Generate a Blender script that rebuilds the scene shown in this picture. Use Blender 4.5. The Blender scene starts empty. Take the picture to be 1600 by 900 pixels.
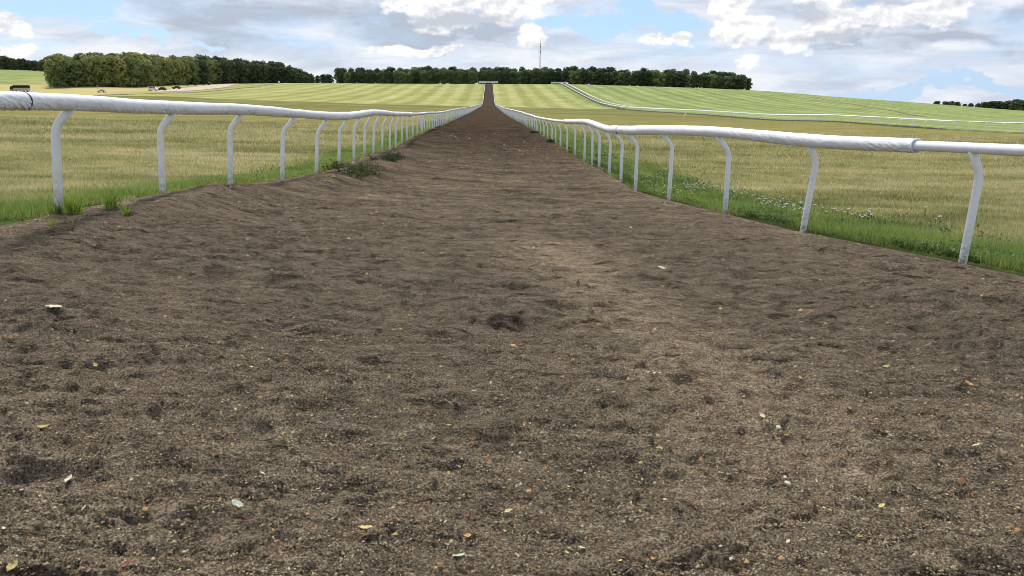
import bpy, math, random
import numpy as np
from mathutils import Vector
random.seed(7)
rng = np.random.default_rng(11)
S = bpy.context.scene
COL = S.collection
EYE = 1.40                       # camera height above the origin
F, CX, CY = 1155.0, 800.0, 450.0   # focal length and centre of a 1600 px wide frame
PITCH = math.atan(300.0 / F)
FE = 1118.0                      # px per unit tangent along the horizon row
YAW = math.atan(35.0 / F * math.cos(PITCH))

# ------------------------------------------------------------------ view geometry
def ray(px, py):
    xi, yi = (px - CX) / F, (CY - py) / F
    cp, sp = math.cos(PITCH), math.sin(PITCH)
    d = np.array([xi, cp + yi * sp, -sp + yi * cp])
    c, s = math.cos(-YAW), math.sin(-YAW)
    d = np.array([d[0] * c - d[1] * s, d[0] * s + d[1] * c, d[2]])
    return d / d[1]
def at(px, py, Y):
    d = ray(px, py)
    return np.array([d[0] * Y, Y, EYE + d[2] * Y])

# ------------------------------------------------------------------ noise
def _hash(ix, iy, seed):
    h = (ix.astype(np.int64) * 374761393 + iy.astype(np.int64) * 668265263 + seed * 144665) & 0x7fffffff
    h = ((h ^ (h >> 13)) * 1274126177) & 0x7fffffff
    return ((h ^ (h >> 16)) & 0xffff) / 65535.0
def vnoise(x, y, seed=0):
    x = np.asarray(x, float); y = np.asarray(y, float)
    ix, iy = np.floor(x), np.floor(y)
    fx, fy = x - ix, y - iy
    ix = ix.astype(np.int64); iy = iy.astype(np.int64)
    fx = fx * fx * fx * (fx * (fx * 6 - 15) + 10); fy = fy * fy * fy * (fy * (fy * 6 - 15) + 10)
    a, b = _hash(ix, iy, seed), _hash(ix + 1, iy, seed)
    c, d = _hash(ix, iy + 1, seed), _hash(ix + 1, iy + 1, seed)
    return (a + (b - a) * fx) * (1 - fy) + (c + (d - c) * fx) * fy      # 0..1
def fbm(x, y, n=4, seed=0):
    v = 0; a = 1; t = 0
    for k in range(n):
        v = v + a * vnoise(x * 2 ** k + 17.3 * k, y * 2 ** k - 9.1 * k, seed + k); t += a; a *= .5
    return v / t
def worley(x, y, seed=0):
    ix, iy = np.floor(x).astype(np.int64), np.floor(y).astype(np.int64)
    best = np.full(x.shape, 9.0); rid = np.zeros(x.shape)
    for dx in (-1, 0, 1):
        for dy in (-1, 0, 1):
            cx, cy = ix + dx, iy + dy
            d = (cx + _hash(cx, cy, seed) - x) ** 2 + (cy + _hash(cx, cy, seed + 1) - y) ** 2
            m_ = d < best; best = np.where(m_, d, best); rid = np.where(m_, _hash(cx, cy, seed + 2), rid)
    return best, rid
def sstep(a, b, x):
    t = np.clip((x - a) / (b - a), 0, 1)
    return t * t * (3 - 2 * t)

# ------------------------------------------------------------------ fence posts read off the photograph: (base, bend, joint, rail row)
LP = [((92.5,332),(86,198),(109,171),160), ((254.5,310),(250,203),(269,178),168.5), ((360,292),(359.5,201),(376,180),171),
      ((441,284),(442,206),(459,185),177), ((494,277),(496,207),(510,188),181), ((529.5,263),(530.5,205),(542,188),181),
      ((553,252),(553,203),(561,186),179), ((569.5,245),(570,197),(580,182),176), ((583,242),(584.5,196),(594,181),176),
      ((597,235),(598,196),(606,182),177), ((609,236),(609.5,196),(616,183),178), ((618,234),(618.5,195),(625,183),178),
      ((628,225),(628,192),(632,182),178), ((636,221),(636,191),(640,182),178.5), ((645,217),(645,190),(649,181),178),
      ((652,212),(652,189),(656,180),177.7), ((660,209.5),(660,188),(664,179),177)]
RP = [((1503.5,412),(1531,273),(1520,238),231.5), ((1254,363.5),(1275.5,252),(1266,228),219.5), ((1132.5,335.5),(1139.5,238),(1122.5,215),206),
      ((1045,314),(1050.5,229),(1037.5,211),203.5), ((992.5,301),(996,227),(982.5,210),203.5), ((970,285),(972.5,222),(961,208),202.5),
      ((952,273),(954,220),(946,206),200.5), ((936,265),(937,212),(928.5,199),194), ((925,259),(926,207),(916,195),190.5),
      ((913,254),(914,206),(905.5,195),190), ((898,242.5),(899,205),(893,194),190), ((886,237),(886.5,204),(882,194),189.5),
      ((875.5,232),(876,203),(871.5,192),189), ((868,223),(868,200),(864,191),188), ((862.5,221),(862.5,199),(858.5,190),187),
      ((855.5,217.5),(855.5,198),(852,189),186), ((850,214.5),(850,196),(847,188),185), ((844.5,211),(844.5,194),(842,187),184),
      ((839,208),(839,193),(837,186),183)]
STEP = 2.2
LY = [7.0 + STEP * k for k in range(len(LP))]
RY = [7.0 + STEP * k for k in range(len(RP))]
LB = [at(*p[0], y) for p, y in zip(LP, LY)]
RB = [at(*p[0], y) for p, y in zip(RP, RY)]
XLF, XRF = -4.02, 3.02
cY = [59, 83, 152, 372, 431, 500, 580, 650, 700]
cR = [200, 189, 177.5, 166.5, 164, 153, 142, 134, 131]
cZ = [at(765, r, y)[2] for r, y in zip(cR, cY)]
xl_y = [-50, 0, 4.8] + LY + [50, 900]; xl_x = [-4.3, -4.3, -4.15] + [b[0] for b in LB] + [XLF, XLF]
zl_y = [-200, -20, 0, 4] + LY + cY;    zl_z = [.2, .3, .45, .38] + [b[2] for b in LB] + cZ
xr_y = [-50, 2, 4.8] + RY + [54, 900]; xr_x = [5.9, 5.9, 5.3] + [b[0] for b in RB] + [XRF, XRF]
zr_y = [-200, -20, 0, 4] + RY + cY;    zr_z = [.0, .0, -.07, -.15] + [b[2] for b in RB] + cZ
def smooth1(xs, ys, x, w):
    return (np.interp(x - w, xs, ys) + 2 * np.interp(x, xs, ys) + np.interp(x + w, xs, ys)) / 4
def xL(Y): return np.interp(Y, xl_y, xl_x)
def xR(Y): return np.interp(Y, xr_y, xr_x)
def zL(Y): return smooth1(zl_y, zl_z, Y, 1 + np.abs(Y) * .05)
def zR(Y): return smooth1(zr_y, zr_z, Y, 1 + np.abs(Y) * .05)
# hillside: for a column of the photo, (depth, row) pairs
HILL = {
 -500: [(59,170),(150,150),(300,138),(372,134),(450,128),(550,118),(700,106),(900,92)],
 0:   [(59,178),(150,157),(300,148),(372,146),(450,141),(520,132),(600,124),(700,117),(880,108)],
 70:  [(59,179),(150,158),(300,149),(372,147),(450,141.5),(480,136),(560,129),(700,119),(880,110)],
 140: [(59,182),(150,160),(300,151),(372,148.5),(430,144),(480,134.5),(560,131),(700,124),(880,118)],
 250: [(59,186),(150,163),(300,154),(372,151),(430,145),(500,139),(560,133),(640,129),(900,126)],
 400: [(59,192),(150,168),(372,157),(450,148),(550,138),(650,131.5),(700,129.5)],
 510: [(59,194),(150,171),(372,160.5),(450,152),(550,142),(650,132.5),(700,129.5)],
 600: [(59,197),(150,174),(372,163),(450,156),(550,145),(650,134),(700,130.5)],
 765: list(zip(cY, cR)),
 900: [(59,205),(152,182),(372,170),(431,165),(500,154),(580,143),(650,135),(700,131.5)],
 1000:[(59,212),(150,184.5),(300,174.5),(372,171),(450,163),(520,154),(600,143),(660,137),(700,134.5)],
 1100:[(59,218),(150,187),(240,178.5),(372,172),(450,164),(520,156),(600,146),(660,140),(700,137.5)],
 1200:[(59,222),(134,193),(180,187),(372,175),(500,162),(600,150),(700,142)],
 1300:[(59,225),(134,190),(250,183),(400,174),(550,161),(700,151)],
 1450:[(59,228),(104,200.5),(250,190),(400,181),(550,169.5),(700,162)],
 1600:[(59,230),(85,210),(150,203),(250,195),(400,187),(550,178),(700,174)],
 2200:[(59,236),(150,214),(400,202),(700,193)],
}
_gl = np.log(np.concatenate([np.linspace(40, 110, 15), np.linspace(120, 900, 160)]))
_gd = np.exp(_gl)
_cu, _cz = [], []
for px, tab in sorted(HILL.items()):
    d = np.array([t[0] for t in tab], float)
    z = np.array([at(px, t[1], t[0])[2] for t in tab])
    zz = np.interp(_gd, d, z)
    k = np.exp(-np.linspace(-1.5, 1.5, 9) ** 2); k /= k.sum()
    zp = np.pad(zz, 4, mode='edge'); zs = np.convolve(zp, k, 'valid')
    _cu.append(ray(px, 160)[0]); _cz.append(zs)
_cu = np.array(_cu); _cz = np.array(_cz)
_uf = np.linspace(_cu[0], _cu[-1], 240)
_zf = np.array([np.interp(_uf, _cu, _cz[:, j]) for j in range(len(_gd))]).T
kk = np.exp(-np.linspace(-1.6, 1.6, 9) ** 2); kk /= kk.sum()
_zp = np.pad(_zf, ((4, 4), (0, 0)), mode='edge')
_zf = sum(kk[i] * _zp[i:i + len(_uf)] for i in range(9))
def hill(X, Y):
    Yc = np.clip(Y, 40, 900)
    u = np.clip(X / np.maximum(Y, 1), _uf[0], _uf[-1])
    fu = (u - _uf[0]) / (_uf[1] - _uf[0]); iu = np.clip(fu.astype(int), 0, len(_uf) - 2); fu = fu - iu
    fj = np.interp(Yc, _gd, np.arange(len(_gd))); ij = np.clip(fj.astype(int), 0, len(_gd) - 2); fj = fj - ij
    return (_zf[iu, ij] * (1 - fu) + _zf[iu + 1, ij] * fu) * (1 - fj) + (_zf[iu, ij + 1] * (1 - fu) + _zf[iu + 1, ij + 1] * fu) * fj
def terrain(X, Y):
    X = np.asarray(X, float); Y = np.asarray(Y, float)
    l, r = xL(Y), xR(Y)
    a, b = zL(Y), zR(Y)
    t = np.clip((X - l) / (r - l), 0, 1)
    near = a + (b - a) * t
    dl, dr = np.maximum(l - X, 0), np.maximum(X - r, 0)
    near = near + .022 * np.minimum(dl, 160) - .024 * np.minimum(dr, 160)
    w = sstep(48, 125, Y)
    z = near * (1 - w) + hill(X, Y) * w
    # the hill levels off behind its crest, then falls away
    u = X / np.maximum(Y, 1)
    drop0 = np.interp(u, [-.75, -.62, -.4, -.2, 1], [900, 900, 780, 760, 712])
    rate = np.interp(u, [-.6, -.2, .3, .45, 1], [.02, .02, .03, .03, .04])
    return z - rate * np.maximum(Y - drop0, 0)
def T(x, y): return float(terrain(np.array([x]), np.array([y]))[0])
def hit(px, py, lo=1.0, hi=880.0):
    d = ray(px, py)
    ys = np.exp(np.linspace(math.log(lo), math.log(hi), 4000))
    g = EYE + d[2] * ys - terrain(d[0] * ys, ys)
    i = np.where(g < 0)[0]
    y = ys[i[0]] if len(i) else hi
    return np.array([d[0] * y, y, T(d[0] * y, y)])

# ------------------------------------------------------------------ materials
class NT:
    def __init__(s, tree): s.t = tree; s.n = tree.nodes; s.l = tree.links
    def node(s, typ, **kw):
        n = s.n.new(typ)
        for k, v in kw.items(): setattr(n, k, v)
        return n
    def put(s, sock, v):
        if v is None: return
        if hasattr(v, 'is_output') : s.l.new(v, sock)
        else:
            if isinstance(v, (tuple, list)) and len(v) == 3 and sock.type == 'RGBA': v = (*v, 1)
            sock.default_value = v
    def m(s, op, a, b=None, c=None, clamp=False):
        n = s.node('ShaderNodeMath', operation=op, use_clamp=clamp)
        for i, v in enumerate((a, b, c)):
            if v is not None: s.put(n.inputs[i], v)
        return n.outputs[0]
    def mix(s, f, a, b, mode='MIX'):
        n = s.node('ShaderNodeMix', data_type='RGBA', blend_type=mode)
        s.put(n.inputs[0], f); s.put(n.inputs[6], a); s.put(n.inputs[7], b)
        return n.outputs[2]
    def noise(s, vec, scale, detail=3, rough=.55, dist=0.0):
        n = s.node('ShaderNodeTexNoise')
        s.put(n.inputs['Vector'], vec); n.inputs['Scale'].default_value = scale
        n.inputs['Detail'].default_value = detail; n.inputs['Roughness'].default_value = rough
        n.inputs['Distortion'].default_value = dist
        return n.outputs[0]
    def ss(s, v, a, b, lo=0.0, hi=1.0):
        n = s.node('ShaderNodeMapRange', interpolation_type='SMOOTHSTEP')
        s.put(n.inputs[0], v); n.inputs[1].default_value = a; n.inputs[2].default_value = b
        n.inputs[3].default_value = lo; n.inputs[4].default_value = hi
        return n.outputs[0]
    def ramp(s, v, stops):
        n = s.node('ShaderNodeValToRGB'); s.put(n.inputs[0], v)
        e = n.color_ramp.elements
        while len(e) < len(stops): e.new(.5)
        for q, (p, c) in zip(e, stops): q.position = p; q.color = (*c, 1)
        return n.outputs[0]
    def mapv(s, vec, scale):
        n = s.node('ShaderNodeMapping'); s.put(n.inputs[0], vec); n.inputs['Scale'].default_value = scale
        return n.outputs[0]
    def pos(s): return s.node('ShaderNodeNewGeometry').outputs['Position']
    def obj(s): return s.node('ShaderNodeTexCoord').outputs['Object']
def material(name, rough=.8, spec=.3):
    m = bpy.data.materials.new(name); m.use_nodes = True
    t = NT(m.node_tree); b = m.node_tree.nodes['Principled BSDF']
    b.inputs['Roughness'].default_value = rough
    b.inputs['Specular IOR Level'].default_value = spec
    return m, t, b
def bump(t, b, h, strength, dist):
    n = t.node('ShaderNodeBump'); n.inputs['Strength'].default_value = strength; n.inputs['Distance'].default_value = dist
    t.put(n.inputs['Height'], h); t.l.new(n.outputs[0], b.inputs['Normal'])
def plain(name, col, rough=.6, var=.25, scale=3.0, spec=.3):
    m, t, b = material(name, rough, spec)
    n = t.noise(t.obj(), scale, 4)
    dark = tuple(c * (1 - var) for c in col); light = tuple(min(1, c * (1 + var)) for c in col)
    t.put(b.inputs['Base Color'], t.mix(t.ss(n, .3, .7), dark, light))
    return m

def mat_soil():
    m, t, b = material('track_soil', 1.0, 0.0)
    p = t.pos()
    big = t.noise(p, .8, 4, .6)
    mid = t.noise(p, 7.0, 5, .65)
    fine = t.noise(p, 120.0, 4, .75)
    spk = t.noise(p, 260.0, 2, .6)
    base = t.ramp(mid, [(.25, (.098, .079, .059)), (.5, (.166, .136, .102)), (.72, (.244, .201, .153))])
    base = t.mix(t.ss(big, .35, .7), base, t.mix(.5, base, (.24, .19, .139)))
    # compacted paler strip where the horses turn out
    sx = t.node('ShaderNodeSeparateXYZ'); t.put(sx.inputs[0], p)
    base = t.mix(1.0, base, t.ramp(fine, [(.36, (.20, .19, .18)), (.48, (.88, .88, .88)), (.64, (2.3, 2.2, 2.02))]), 'MULTIPLY')
    rip = t.noise(t.mapv(p, (1, 3.8, 1)), 4.5, 10, .78)  # crosswise streaks: shade of ripples and crevices put into the soil colour
    rip2 = t.noise(t.mapv(p, (1, 3.2, 1)), .7, 7, .72)
    sy = t.node('ShaderNodeSeparateXYZ'); t.put(sy.inputs[0], p)
    base = t.mix(t.ss(sy.outputs[1], 4.0, 14.0), base, t.mix(1.0, base, t.ramp(rip2, [(.36, (.48, .46, .44)), (.48, (.97, .97, .97)), (.62, (1.45, 1.42, 1.38))]), 'MULTIPLY'))
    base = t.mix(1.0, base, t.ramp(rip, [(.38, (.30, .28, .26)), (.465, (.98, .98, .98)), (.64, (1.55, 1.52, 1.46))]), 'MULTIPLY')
    base = t.mix(t.ss(spk, .62, .72), base, (.40, .33, .22))
    red = t.noise(p, 23.0, 2, .5)
    base = t.mix(t.m('MULTIPLY', t.ss(red, .63, .75), .5), base, (.17, .085, .05))
    # further off the surface is darker and browner
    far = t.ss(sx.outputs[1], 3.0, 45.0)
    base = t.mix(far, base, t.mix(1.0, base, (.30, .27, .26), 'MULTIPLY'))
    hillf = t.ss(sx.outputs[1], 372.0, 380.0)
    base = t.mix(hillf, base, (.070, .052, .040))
    at_ = t.node('ShaderNodeAttribute', attribute_name='pale')
    base = t.mix(at_.outputs['Fac'], base, t.mix(1.0, base, (1.75, 1.72, 1.62), 'MULTIPLY'))
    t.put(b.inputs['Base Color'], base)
    h = t.m('ADD', t.m('MULTIPLY', fine, 1.0), t.m('ADD', t.m('MULTIPLY', mid, 1.2), t.m('MULTIPLY', spk, .45)))
    bump(t, b, h, 1.0, .04)
    return m
def mat_ground():
    m, t, b = material('grass_ground', 1.0, 0.0)
    p = t.pos()
    at_ = t.node('ShaderNodeVertexColor', layer_name='zone')
    sc = t.node('ShaderNodeSeparateColor'); t.put(sc.inputs[0], at_.outputs[0])
    mown, verge, green = sc.outputs[0], sc.outputs[1], sc.outputs[2]
    straw = at_.outputs['Alpha']
    sx = t.node('ShaderNodeSeparateXYZ'); t.put(sx.inputs[0], p)
    # rough dry meadow in front
    n1 = t.noise(t.mapv(p, (.35, .9, 1)), .5, 5, .6)
    n2 = t.noise(p, 3.5, 5, .7)
    n3 = t.noise(t.mapv(p, (1, .6, 1)), 22.0, 3, .7)
    mead = t.ramp(t.m('ADD', t.m('MULTIPLY', n1, .55), t.m('MULTIPLY', n2, .45)),
                  [(.36, (.125, .13, .042)), (.48, (.20, .185, .066)), (.58, (.29, .245, .10))])
    mead = t.mix(1.0, mead, t.ramp(n3, [(.3, (.6, .6, .55)), (.5, (1, 1, 1)), (.7, (1.4, 1.35, 1.25))]), 'MULTIPLY')
    belt = t.ss(sx.outputs[1], 70.0, 210.0)
    b3 = t.noise(t.mapv(p, (.01, .05, 1)), 1.0, 4, .6)
    mead = t.mix(belt, mead, t.ramp(b3, [(.3, (.125, .125, .045)), (.55, (.195, .185, .072)), (.75, (.265, .24, .10))]))
    vg = t.ramp(n2, [(.3, (.040, .058, .018)), (.6, (.075, .095, .03)), (.75, (.12, .11, .05))])
    mead = t.mix(verge, mead, vg)
    # mown gallops on the hill: stripes along the track
    wob = t.m('MULTIPLY', t.m('SUBTRACT', t.noise(t.mapv(p, (.02, .004, 1)), 1.0, 2), .5), 6.0)
    ph = t.m('MULTIPLY', t.m('ADD', sx.outputs[0], wob), 2 * math.pi / 13.0)
    st = t.ss(t.m('SINE', ph), -.7, .7)
    ph2 = t.m('MULTIPLY', t.m('ADD', sx.outputs[0], wob), 2 * math.pi / 37.0)
    st = t.m('ADD', t.m('MULTIPLY', st, .65), t.m('MULTIPLY', t.ss(t.m('SINE', ph2), -1, 1), .35))
    n4 = t.noise(t.mapv(p, (.03, .012, 1)), 1.0, 6, .65)
    n5 = t.noise(t.mapv(p, (.10, .02, 1)), 1.0, 5, .7)
    st = t.m('ADD', t.m('MULTIPLY', st, t.ss(n5, .3, .6, .22, .62)), t.m('ADD', t.m('MULTIPLY', t.ss(n4, .25, .75), .38), t.m('MULTIPLY', n5, .22)))
    yel = t.ramp(st, [(.1, (.205, .215, .070)), (.55, (.305, .305, .115)), (1.0, (.41, .38, .175))])  # mown hill grass, with the brighter sunlight out there put into its colours
    grn = t.ramp(st, [(.1, (.15, .19, .068)), (.55, (.225, .268, .102)), (1.0, (.32, .34, .145))])
    far = t.mix(green, yel, grn)
    far = t.mix(straw, far, t.ramp(n4, [(.3, (.36, .31, .12)), (.7, (.48, .41, .19))]))
    t.put(b.inputs['Base Color'], t.mix(mown, mead, far))
    bump(t, b, t.m('ADD', n3, t.m('MULTIPLY', n2, 2.0)), .7, .05)
    return m
def mat_tint(name, rough=.8, transl=.0):
    m, t, b = material(name, rough, .15)
    a = t.node('ShaderNodeAttribute', attribute_name='tint')
    t.put(b.inputs['Base Color'], a.outputs['Color'])
    if transl:
        tr = t.node('ShaderNodeBsdfTranslucent'); t.put(tr.inputs[0], a.outputs['Color'])
        mx = t.node('ShaderNodeMixShader'); mx.inputs[0].default_value = transl
        t.l.new(b.outputs[0], mx.inputs[1]); t.l.new(tr.outputs[0], mx.inputs[2])
        t.l.new(mx.outputs[0], t.n['Material Output'].inputs[0])
    return m
def mat_white(name, col, grime, rough=.45):
    m, t, b = material(name, rough, .4)
    p = t.pos()
    n = t.noise(p, 6.0, 5, .65); n2 = t.noise(p, 55.0, 3, .6)
    c = t.mix(t.ss(n, .45, .75), col, tuple(x * (1 - grime) for x in col))
    c = t.mix(t.m('MULTIPLY', t.ss(n2, .6, .75), .35), c, (.50, .48, .43))
    alg = t.m('MULTIPLY', t.ss(t.noise(p, 2.2, 6, .7), .52, .72), .30)
    c = t.mix(alg, c, (.46, .49, .38))
    t.put(b.inputs['Base Color'], c)
    return m
def mat_post():
    m, t, b = material('post_plastic', .4, .4)
    a = t.node('ShaderNodeAttribute', attribute_name='dirt')
    n = t.noise(t.pos(), 30.0, 5, .7)
    f = t.m('MULTIPLY', t.m('POWER', a.outputs['Fac'], 1.3), t.ss(n, .33, .62), clamp=True)
    scuff = t.ss(t.noise(t.mapv(t.pos(), (1, 1, .25)), 60.0, 4, .7), .62, .74)
    f = t.m('MAXIMUM', f, t.m('MULTIPLY', scuff, .22))
    n2 = t.noise(t.pos(), 9.0, 4, .6)
    c = t.mix(t.ss(n2, .5, .8), (.86, .86, .85), (.74, .74, .72))
    t.put(b.inputs['Base Color'], t.mix(f, c, (.25, .21, .16)))
    return m
def mat_leaf(name, cols):
    m, t, b = material(name, .75, .15)
    oi = t.node('ShaderNodeObjectInfo')
    a = t.node('ShaderNodeAttribute', attribute_name='leaf')
    v = t.m('ADD', t.m('MULTIPLY', oi.outputs['Random'], .42), t.m('MULTIPLY', a.outputs['Fac'], .58))
    c = t.ramp(v, [(0.05, cols[0]), (.5, cols[1]), (.95, cols[2])])
    t.put(b.inputs['Base Color'], c)
    tr = t.node('ShaderNodeBsdfTranslucent'); t.put(tr.inputs[0], c)
    mx = t.node('ShaderNodeMixShader'); mx.inputs[0].default_value = .3
    t.l.new(b.outputs[0], mx.inputs[1]); t.l.new(tr.outputs[0], mx.inputs[2]); t.l.new(mx.outputs[0], t.n['Material Output'].inputs[0])
    return m

M = {}
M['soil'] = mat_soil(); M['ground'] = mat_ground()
M['blade'] = mat_tint('grass_blade', .7, .35); M['crumb'] = mat_tint('soil_crumb', .95)
M['sleeve'] = mat_white('sleeve_vinyl', (.80, .80, .80), .16, .5)
M['rail'] = mat_white('rail_plastic', (.80, .80, .82), .10, .4)
M['post'] = mat_post()
M['farwhite'] = plain('white_paint', (.86, .86, .84), .5, .05)
M['leaf_dark'] = mat_leaf('leaf_dark_green', [(.045, .068, .036), (.085, .118, .056), (.18, .205, .095)])
M['leaf_olive'] = mat_leaf('leaf_olive', [(.14, .18, .06), (.27, .285, .10), (.43, .39, .155)])
M['leaf_mixed'] = mat_leaf('leaf_mid_green', [(.09, .135, .054), (.18, .225, .085), (.32, .335, .135)])
M['bark'] = plain('bark', (.075, .060, .045), .9, .3)
M['seam'] = plain('seam_rubber', (.05, .05, .05), .7)
M['steel'] = plain('galvanised_steel', (.22, .23, .24), .5)
M['gravel'] = plain('road_gravel', (.46, .36, .29), .95, .12, .08)
M['ruts'] = plain('worn_track', (.20, .165, .085), .95, .2, .08)
M['glass'] = plain('dark_glass', (.02, .025, .03), .1, .1, 3, .5)
M['tyre'] = plain('tyre_rubber', (.02, .02, .02), .85)
M['carwhite'] = plain('white_car_paint', (.80, .80, .80), .3, .03)
M['carblack'] = plain('black_car_paint', (.012, .013, .017), .3, .1)
M['carblue'] = plain('navy_car_paint', (.015, .020, .045), .3, .1)
M['carbrown'] = plain('maroon_car_paint', (.075, .045, .045), .35, .1)
M['darkwood'] = plain('dark_timber', (.022, .016, .013), .9, .3)
M['palewood'] = plain('pale_board', (.42, .37, .33), .8, .15)
M['cloth'] = plain('dark_cloth', (.03, .035, .045), .9)
M['skin'] = plain('skin', (.45, .30, .22), .6)
M['petal'] = plain('white_petal', (.76, .76, .67), .8, .15, 60)
M['stone'] = plain('pale_stone', (.44, .39, .30), .8, .2, 40)

# ------------------------------------------------------------------ mesh helpers
def tagk(o, kind): o['kind'] = kind; return o
def tag(o, label, cat, group=None, kind=None):
    o['label'] = label; o['category'] = cat
    if group: o['group'] = group
    if kind: o['kind'] = kind
    return o
def link(o, parent=None):
    COL.objects.link(o)
    if parent is not None: o.parent = parent
    return o
def mesh(name, v, f, mat=None, smooth=False, attrs=None):
    v = np.asarray(v, np.float32)
    me = bpy.data.meshes.new(name)
    if isinstance(f, np.ndarray):
        k = f.shape[1]
        me.vertices.add(len(v)); me.vertices.foreach_set('co', v.ravel())
        me.loops.add(f.size); me.loops.foreach_set('vertex_index', f.astype(np.int32).ravel())
        me.polygons.add(len(f)); me.polygons.foreach_set('loop_start', np.arange(0, f.size, k, dtype=np.int32))
        me.update(calc_edges=True)
    else:
        me.from_pydata([tuple(map(float, q)) for q in v], [], f); me.update()
    if smooth: me.polygons.foreach_set('use_smooth', np.ones(len(me.polygons), bool))
    if mat: me.materials.append(mat)
    for an, (typ, data) in (attrs or {}).items():
        a = me.attributes.new(an, typ, 'POINT')
        if typ == 'FLOAT': a.data.foreach_set('value', np.asarray(data, np.float32).ravel())
        else: a.data.foreach_set('color', np.asarray(data, np.float32).ravel())
    return me
def put(name, me, parent=None, loc=None, rz=0, scale=None):
    o = bpy.data.objects.new(name, me)
    if loc is not None: o.location = [float(c) for c in loc]
    o.rotation_euler.z = rz
    if scale is not None: o.scale = scale
    return link(o, parent)
def empty(name, loc, rz=0):
    o = bpy.data.objects.new(name, None); o.empty_display_size = .3
    o.location = [float(c) for c in loc]; o.rotation_euler.z = rz
    return link(o)
def grid_faces(nr, nc, off=0):
    i = np.arange(nr - 1)[:, None] * nc + np.arange(nc - 1)[None, :]
    return np.stack([i, i + 1, i + nc + 1, i + nc], -1).reshape(-1, 4) + off
def copy_tree(o, parent=None):
    c = o.copy(); COL.objects.link(c)
    if parent is not None: c.parent = parent
    for ch in list(o.children): copy_tree(ch, c)
    return c
class MB:
    def __init__(s): s.v = []; s.f = []
    def box(s, c, d, rz=0.0, taper=1.0, shift=(0, 0)):
        n = len(s.v); ca, sa = math.cos(rz), math.sin(rz)
        for k in (0, 1):
            q = taper if k else 1.0
            for sx, sy in ((-1, -1), (1, -1), (1, 1), (-1, 1)):
                x, y = sx * d[0] / 2 * q + (shift[0] if k else 0), sy * d[1] / 2 * q + (shift[1] if k else 0)
                s.v.append((c[0] + x * ca - y * sa, c[1] + x * sa + y * ca, c[2] + (k - .5) * d[2]))
        s.f += [[n + a for a in q] for q in ((0, 3, 2, 1), (4, 5, 6, 7), (0, 1, 5, 4), (1, 2, 6, 5), (2, 3, 7, 6), (3, 0, 4, 7))]
        return s
    def tube(s, pts, rad, seg=6, cap=True):
        pts = [Vector(p) for p in pts]
        if not hasattr(rad, '__len__'): rad = [rad] * len(pts)
        n0 = len(s.v)
        for i, p in enumerate(pts):
            d = (pts[min(i + 1, len(pts) - 1)] - pts[max(i - 1, 0)]).normalized()
            a = d.orthogonal().normalized() if abs(d.z) > .9 else d.cross(Vector((0, 0, 1))).normalized()
            b = d.cross(a)
            for k in range(seg):
                t = 2 * math.pi * k / seg
                s.v.append(tuple(p + (a * math.cos(t) + b * math.sin(t)) * rad[i]))
        for i in range(len(pts) - 1):
            for k in range(seg):
                q = n0 + i * seg; k2 = (k + 1) % seg
                s.f.append([q + k, q + k2, q + seg + k2, q + seg + k])
        if cap:
            s.f.append([n0 + k for k in range(seg)][::-1]); s.f.append([n0 + (len(pts) - 1) * seg + k for k in range(seg)])
        return s
    def prism(s, prof, w, axis='x'):
        """closed profile in (y,z), extruded along x by w about 0"""
        n = len(s.v); k = len(prof)
        for sx in (-w / 2, w / 2):
            for y, z in prof: s.v.append((sx, y, z))
        s.f.append([n + i for i in range(k)]); s.f.append([n + k + i for i in range(k)][::-1])
        for i in range(k): s.f.append([n + i, n + k + i, n + k + (i + 1) % k, n + (i + 1) % k][::-1])
        return s
    def disc(s, c, r, w, seg=12):
        n = len(s.v)
        for sx in (-w / 2, w / 2):
            for k in range(seg):
                a = 2 * math.pi * k / seg; s.v.append((c[0] + sx, c[1] + r * math.cos(a), c[2] + r * math.sin(a)))
        s.f.append([n + i for i in range(seg)][::-1]); s.f.append([n + seg + i for i in range(seg)])
        for i in range(seg): s.f.append([n + i, n + (i + 1) % seg, n + seg + (i + 1) % seg, n + seg + i])
        return s
    def mesh(s, name, mat, smooth=False): return mesh(name, s.v, s.f, mat, smooth)
    def build(s, name, mat, parent=None, smooth=False, loc=None): return put(name, s.mesh(name, mat, smooth), parent, loc)

# ------------------------------------------------------------------ ground sheet
def axis(dense, step, far, g=1.09):
    a = [0.0]
    while a[-1] < far: a.append(a[-1] + (step if a[-1] < dense else min(max(step, (a[-1] - dense) * (g - 1) + step), 400)))
    return np.array(a)
xa = axis(9, .16, 3500, 1.05); xs = np.concatenate([-xa[:0:-1], xa])
xs = np.unique(np.concatenate([xs, np.arange(60, 75, .5)]))
ya = axis(45, .2, 330, 1.035)
ys = np.concatenate([[-300, -150, -80, -40, -20, -10, -5, -2.5, -1.2, -.5], ya, np.arange(ya[-1] + 3, 800, 4.0), [820, 850, 880, 920, 980, 1060, 1180, 1350, 1600, 2000, 2600, 3400]])
GX, GY = np.meshgrid(xs, ys)
GZ = terrain(GX, GY)
bump_h = (fbm(GX * 1.1, GY * 1.1, 4, 5) - .5) * .10 * sstep(0, 3, np.minimum(np.abs(GX - xL(GY)), 99)) + 0
out = np.maximum(xL(GY) - GX, GX - xR(GY))            # distance outside the soil edge
edge_w = (fbm(GX * 1.3, GY * 1.3, 3, 31) - .5) * .55
inside = 1 - sstep(-.45, -.02, out + edge_w)
GZ = GZ + np.where(GY < 70, bump_h * sstep(.2, 1.5, out), 0) + np.where(GY < 80, .05 * sstep(0, .4, out) * (1 - sstep(.4, 2.2, out)), 0)
GZ = GZ - inside * np.where(GY < 80, .45, .30)
in2 = (np.abs(GX - 66.5) < 2.3) & (GY > 20) & (GY < 720)
GZ = GZ - in2 * .12
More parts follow.
